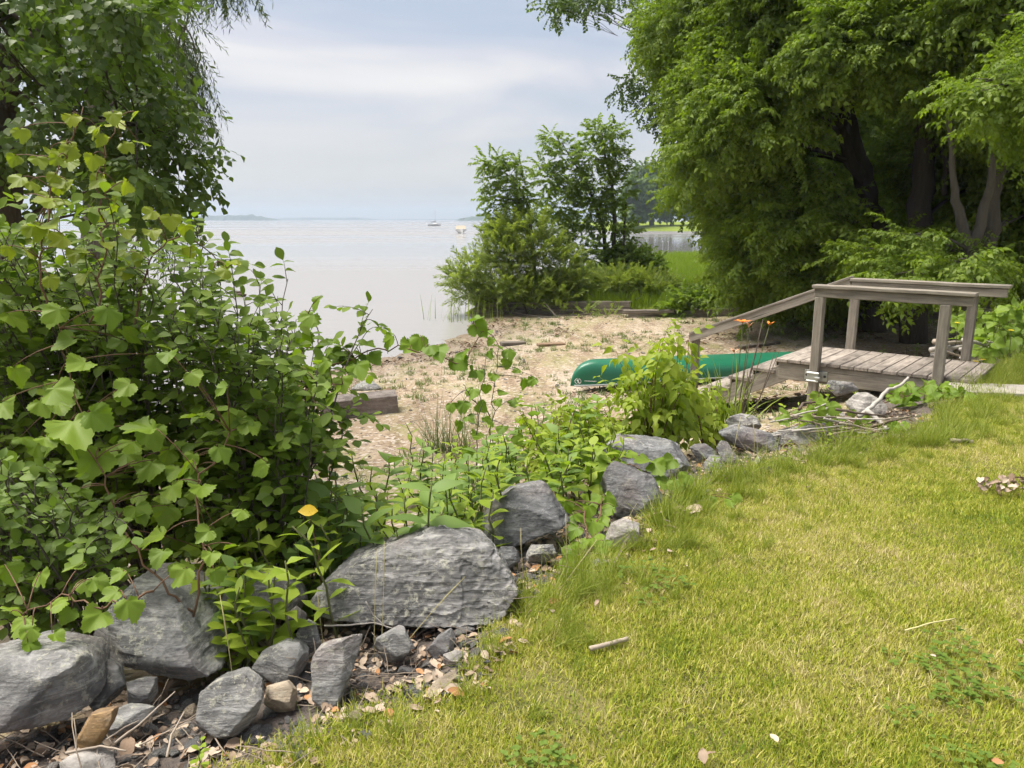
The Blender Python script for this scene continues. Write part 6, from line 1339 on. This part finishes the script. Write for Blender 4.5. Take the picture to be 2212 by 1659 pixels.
# weeds on the bank: a few kinds, copied as individuals
def weed_proto(seed, mat, tpl, h, n, size, opposite, name, leafname='leaf'):
    random.seed(seed); P = [Vector((0, 0, 0))]
    for i in range(6): P.append(P[-1] + Vector((random.gauss(0, .012), random.gauss(0, .012), h / 6)))
    vs, fs = tube_data(P, [.0045 * (1 - .5 * i / 6) for i in range(7)], 5); sm = bpy.data.meshes.new('stem'); sm.from_pydata([tuple(v) for v in vs], [], fs); sm.materials.append(M_STEM); sm.shade_smooth()
    lm = mset(leafname, tpl, mat); L_ = []
    for i in range(n):
        f = 0.22 + 0.78 * (i + .5) / n; k = min(5, int(f * 6)); p = P[k].lerp(P[k + 1], f * 6 - k); a0 = i * (1.57 if opposite else 2.4) + random.gauss(0, .2)
        for a in ((a0, a0 + math.pi) if opposite else (a0,)):
            d = Vector((math.cos(a), math.sin(a), random.uniform(-.1, .5) + .5 * f)); s = random.uniform(*size) * (1.1 - .45 * f); L_.append((lm[random.randrange(len(lm))], leafM(p, d, Vector((0, 0, 1)) + rv(.15), s)))
    return sm, L_
PROTO = {'milk': [weed_proto(500 + i, M_L_MILK, [strip_leaf([.04, .20, .25, .2, .1, 0], .2, .3, i)], .38, 6, (.10, .15), True, 'milkweed') for i in range(3)],
         'weed': [weed_proto(510 + i, M_L_WEED, MAPLEY, .34, 11, (.07, .115), False, 'weed') for i in range(3)],
         'lance': [weed_proto(520 + i, M_L_WEED, LANCE, .40, 14, (.08, .12), False, 'weed') for i in range(2)],
         'oval': [weed_proto(530 + i, M_L_WEED, OVAL, .26, 9, (.06, .10), False, 'weed') for i in range(2)]}
LAB = {'milk': ('milkweed', 'milkweed with paired broad leaves'), 'weed': ('weed', 'leafy green weed with toothed leaves'), 'lance': ('weed', 'upright slim leaved weed'), 'oval': ('weed', 'low oval leaved weed')}
def put_weed(kind, x, y, s, label=None, group=None, z=None):
    sm, L_ = random.choice(PROTO[kind]); root = empty(LAB[kind][0], (x, y, gz(x, y) - .01 if z is None else z), random.uniform(0, 6.28)); root.scale = (s, s, s)
    root.rotation_euler.x = random.gauss(0, .12); root.rotation_euler.y = random.gauss(0, .12)
    u, v, _ = uvY(root.location); near = 'close ' if v > 1060 else ''
    where = near + ('behind the boulder with pale streaks' if u < 610 else 'behind the widest boulder' if u < 1000 else 'behind the propped dark boulder' if u < 1220 else 'left of the long smooth boulder')
    tag(root, label or LAB[kind][1] + ' ' + where, 'weed', group or LAB[kind][1] + ' ' + where)
    link_mesh('stem', sm, root)
    for me, m in L_:
        o = bpy.data.objects.new('leaf', me); COL.objects.link(o); o.parent = root; o.matrix_basis = m
random.seed(81); cnt = 0
while cnt < 235:
    x = random.uniform(-1.9, 2.4); y = 2.7 + 4.9 * random.random() ** 1.3; s = float(sdist(EDGE, np.array([x]), np.array([y]))[0])
    if not (-2.9 < s < -0.55) or (s < -1.9 and random.random() < .6): continue
    u, v, _ = uvY(onz(x, y))
    if not (430 < u < 1330) or v < 905: continue
    put_weed(random.choices(['milk', 'weed', 'lance', 'oval'], [.28, .34, .2, .18])[0], x, y, random.uniform(1.0, 1.75)); cnt += 1
for i in range(16):
    x = random.uniform(1.6, 3.3); y = random.uniform(6.0, 8.2); s = float(sdist(EDGE, np.array([x]), np.array([y]))[0])
    if s > -.5: continue
    put_weed(random.choice(['weed', 'lance', 'oval']), x, y, random.uniform(.6, .95), 'leafy weed growing beside the steps and the brush pile', 'weeds beside the steps')
for (u, v, k, s, lb) in ((415, 1655, 'oval', .55, 'bright green seedling at the bottom edge among slate chips'), (1541, 1020, 'milk', .42, 'small seedling in front of a dark stone in the far rock cluster'), (1700, 1000, 'weed', .5, 'small bright weed at the grass edge below the long slab'), (530, 1345, 'milk', .5, 'small milkweed between the widest and the streaked boulder'), (500, 1380, 'oval', .6, 'low round leaved weed in the gap beside the streaked boulder'), (1780, 985, 'oval', .6, 'low weed in the grass before the brush pile'), (1985, 735, 'milk', .9, 'milkweed behind the landing near the far left post'), (1905, 720, 'milk', .8, 'milkweed standing behind the landing in the middle')):
    p = G(u, v, -.03 if v > 900 else -.3); put_weed(k, p.x, p.y, s, lb, 'single weeds')
# yellowed leaf
p = D(668, 1105, 3.1); rt = empty('weed', onz(p.x + .02, 3.15)); tag(rt, 'single bright yellow leaf on a thin reddish stalk', 'weed')
tubes_obj('stem', [([rt.location, rt.location.lerp(p, .6) + Vector((.02, 0, 0)), p], [.003, .003, .002])], M_RSTEM, rt, rt.location)
yl = link_mesh('leaf', tmesh('leaf', OVAL[0], plain('yellow_leaf', (0.62, 0.42, 0.02), .5, .3)), rt); yl.matrix_basis = Matrix.Translation(-rt.location) @ leafM(p + Vector((-.05, 0, 0)), Vector((1, 0, .12)), Vector((0, -.9, 1)), .085)
# climbing leaves round the brush pile and lawn corner
random.seed(82)
vine('creeping_vine', 'creeper leaves sprawling over the lawn corner beside the brush pile', 'vine', [[(1820, 960, 5.8), (1900, 935, 6.0), (1980, 925, 6.1), (2020, 935, 6.0)], [(1900, 870, 6.8), (1990, 845, 7.0), (2060, 850, 6.9), (2100, 862, 6.8)]],
     rl([(1890, 930), (1960, 915), (2025, 930), (2010, 960), (1930, 965)], 44, (5.75, 6.1), (18, 34)) + rl([(1900, 840), (1990, 822), (2070, 835), (2110, 855), (2060, 870), (1940, 880)], 46, (6.6, 7.2), (20, 36)), GRV, GRAPE, M_L_VINE, M_RSTEM, onz(2.9, 6.1), hang=.15)
vine('creeping_vine', 'creeper leaves growing through the left of the brush pile', 'vine', [[(1700, 900, 6.1), (1760, 890, 6.2), (1830, 900, 6.1)]],
     rl([(1680, 870), (1760, 850), (1880, 890), (1900, 960), (1760, 975), (1690, 930)], 46, (5.75, 6.3), (20, 36)), GRM, GRAPE, M_L_GRAPE, M_RSTEM, onz(2.2, 6.3), hang=.2)
vine('weed_patch', 'lush heap of broad leaved weeds with yellow flowers at the right edge', 'weed patch', [[(2110, 770, 9.0), (2150, 720, 9.2), (2200, 680, 9.4)], [(2180, 770, 8.9), (2220, 700, 9.2)]],
     rl([(2100, 760), (2125, 690), (2180, 655), (2280, 640), (2290, 780), (2150, 790)], 210, (8.8, 10.2), (18, 34)) + rl([(2040, 690), (2110, 650), (2120, 720), (2060, 745)], 40, (9.8, 10.8), (16, 26)), GRM, GRAPE, M_L_GRAPE, M_STEM, onz(5.9, 9.1), hang=.25)
# yellow flowers
M_YEL = plain('yellow_petal', (0.75, 0.55, 0.02), .6, .3, var=.05); M_ORG = plain('orange_petal', (0.75, 0.22, 0.03), .55, .3, var=.1); M_ORG2 = plain('faded_petal', (0.62, 0.33, 0.2), .7, .2, var=.1)
PET = strip_leaf([.05, .16, .22, .16, 0], .2, .35, 3)
def flower(name, label, cat, u, v, Y, mat, size, base, n=6, up=.5, group=None):
    p = D(u, v, Y); b = onz(*base); rt = empty(name, b); tag(rt, label, cat, group)
    tubes_obj('stalk', [(bez(b, b.lerp(p, .5) + Vector((.02, 0, .05)), p, 6), [.005, .005, .0045, .004, .004, .0035, .003])], M_STEM, rt, b)
    pm = tmesh('petal', PET, mat)
    for k in range(n):
        a = k * 6.283 / n; o = bpy.data.objects.new('petal', pm); COL.objects.link(o); o.parent = rt
        o.matrix_basis = Matrix.Translation(p - b) @ leafM(Vector((0, 0, 0)), Vector((math.cos(a), math.sin(a), up)), Vector((-math.cos(a) * .6, -math.sin(a) * .6, 1)), size)
    return rt
GY = 'yellow flowers at the right'
for (u, v, Y) in ((2038, 703, 9.6), (2068, 697, 9.6), (2184, 713, 8.8), (2123, 776, 8.3), (2108, 780, 8.3)): flower('yellow_flower', 'small yellow flower on a thin stalk near the right handrail posts', 'flower', u, v, Y, M_YEL, .035, (D(u, v, Y).x + .02, Y + .02), 10, .25, GY)
# daylilies
random.seed(83); dbx, dby = 1.97, 6.75; db = onz(dbx, dby); dl = empty('daylily', db); tag(dl, 'clump of arching daylily leaves beside the steps', 'plant')
for i in range(64):
    v_, f_ = blade(random.uniform(.5, .98), .024, random.uniform(.3, 1.3), random.uniform(0, 6.28), (random.gauss(0, .10), random.gauss(0, .08), 0), 6, .75)
    mesh_obj('leaf', v_, f_, M_DAY, dl, True)
flower('daylily_flower', 'open orange daylily flower on a tall stalk', 'flower', 1604, 698, 6.8, M_ORG, .085, (dbx + .02, dby + .02), 6, .7)
flower('daylily_flower', 'half wilted orange daylily flower right of the open one', 'flower', 1662, 703, 6.9, M_ORG, .06, (dbx + .06, dby + .05), 4, 1.4)
flower('daylily_flower', 'pale faded daylily bud between the two orange flowers', 'flower', 1618, 708, 6.8, M_ORG2, .06, (dbx + .04, dby), 3, 3.0)
flower('daylily_flower', 'low wilted daylily before the canoe', 'flower', 1586, 762, 6.8, M_ORG2, .06, (dbx - .05, dby), 3, 1.4)
GST = 'bare daylily stalks'
for (u, v) in ((1620, 735), (1648, 690), (1632, 760), (1672, 765), (1682, 760), (1640, 740)):
    p = D(u, v, 6.85); b = onz(dbx + random.uniform(-.05, .12), dby + random.uniform(-.05, .08)); o = tubes_obj('flower_stalk', [(bez(b, b.lerp(p, .5) + rv(.02), p, 5), [.005, .0045, .004, .004, .0035, .003])], M_STICKD, None, b); o.location = b; tag(o, 'thin dark bare flower stalk rising from the daylily clump', 'stalk', GST)
# sedges on the beach
def sedge(label, u, v, n, h, sp, seed, mat=M_SEDGE, z=-.78, w=.009, lean=(.2, 1.7)):
    random.seed(seed); p = G(u, v, z); p.z = max(gz(p.x, p.y), LAKE_Z - .1); rt = empty('sedge', p); tag(rt, label, 'sedge')
    for i in range(n):
        v_, f_ = blade(random.uniform(h * .4, h * 1.1), w * random.uniform(.6, 1.3), random.uniform(*lean), random.uniform(0, 6.28), (random.gauss(0, sp), random.gauss(0, sp * .6), 0), 5, .5); mesh_obj('blade', v_, f_, mat, rt, True)
sedge('left tuft of tall dark sedge growing from the sand', 938, 952, 90, .72, .10, 1); sedge('right tuft of tall dark sedge beside the sapling', 985, 955, 80, .74, .12, 2); sedge('thin sedge tuft behind the sapling with lobed leaves', 1040, 900, 30, .7, .12, 3)
sedge('sparse reeds standing in the shallows off the point', 1010, 694, 46, 1.0, .5, 4, M_L_WBUSH, -1.2, .02, (.05, .5)); sedge('few bent reeds in the water left of the point', 962, 690, 14, .85, .35, 5, M_L_WBUSH, -1.2, .02, (.1, .9))
# seed stalks over the rocks
GSS = 'dry grass seed stalks over the boulders'
for (u0, v0, u1, v1, Y) in ((505, 1470, 475, 1285, 2.5), (835, 1420, 1005, 1245, 2.7), (808, 1420, 815, 1185, 2.75), (822, 1430, 830, 1170, 2.75), (1135, 1240, 1125, 1140, 3.3), (1225, 1270, 1222, 1110, 3.2), (700, 1360, 685, 1270, 2.8), (1575, 1010, 1600, 900, 4.6), (1625, 1050, 1627, 905, 4.5), (1190, 1290, 1290, 1165, 3.1)):
    a, b = D(u0, v0, Y), D(u1, v1, Y + .05); a.z = gz(a.x, a.y); o = tubes_obj('grass_stalk', [(bez(a, a.lerp(b, .5) + rv(.01), b, 5), [.0018, .0018, .0016, .0016, .003, .001])], plain('straw_stalk', (.45, .4, .2), .8, .2), None, a, 4); o.location = a; tag(o, 'thin dry grass stalk leaning over the boulders', 'stalk', GSS)
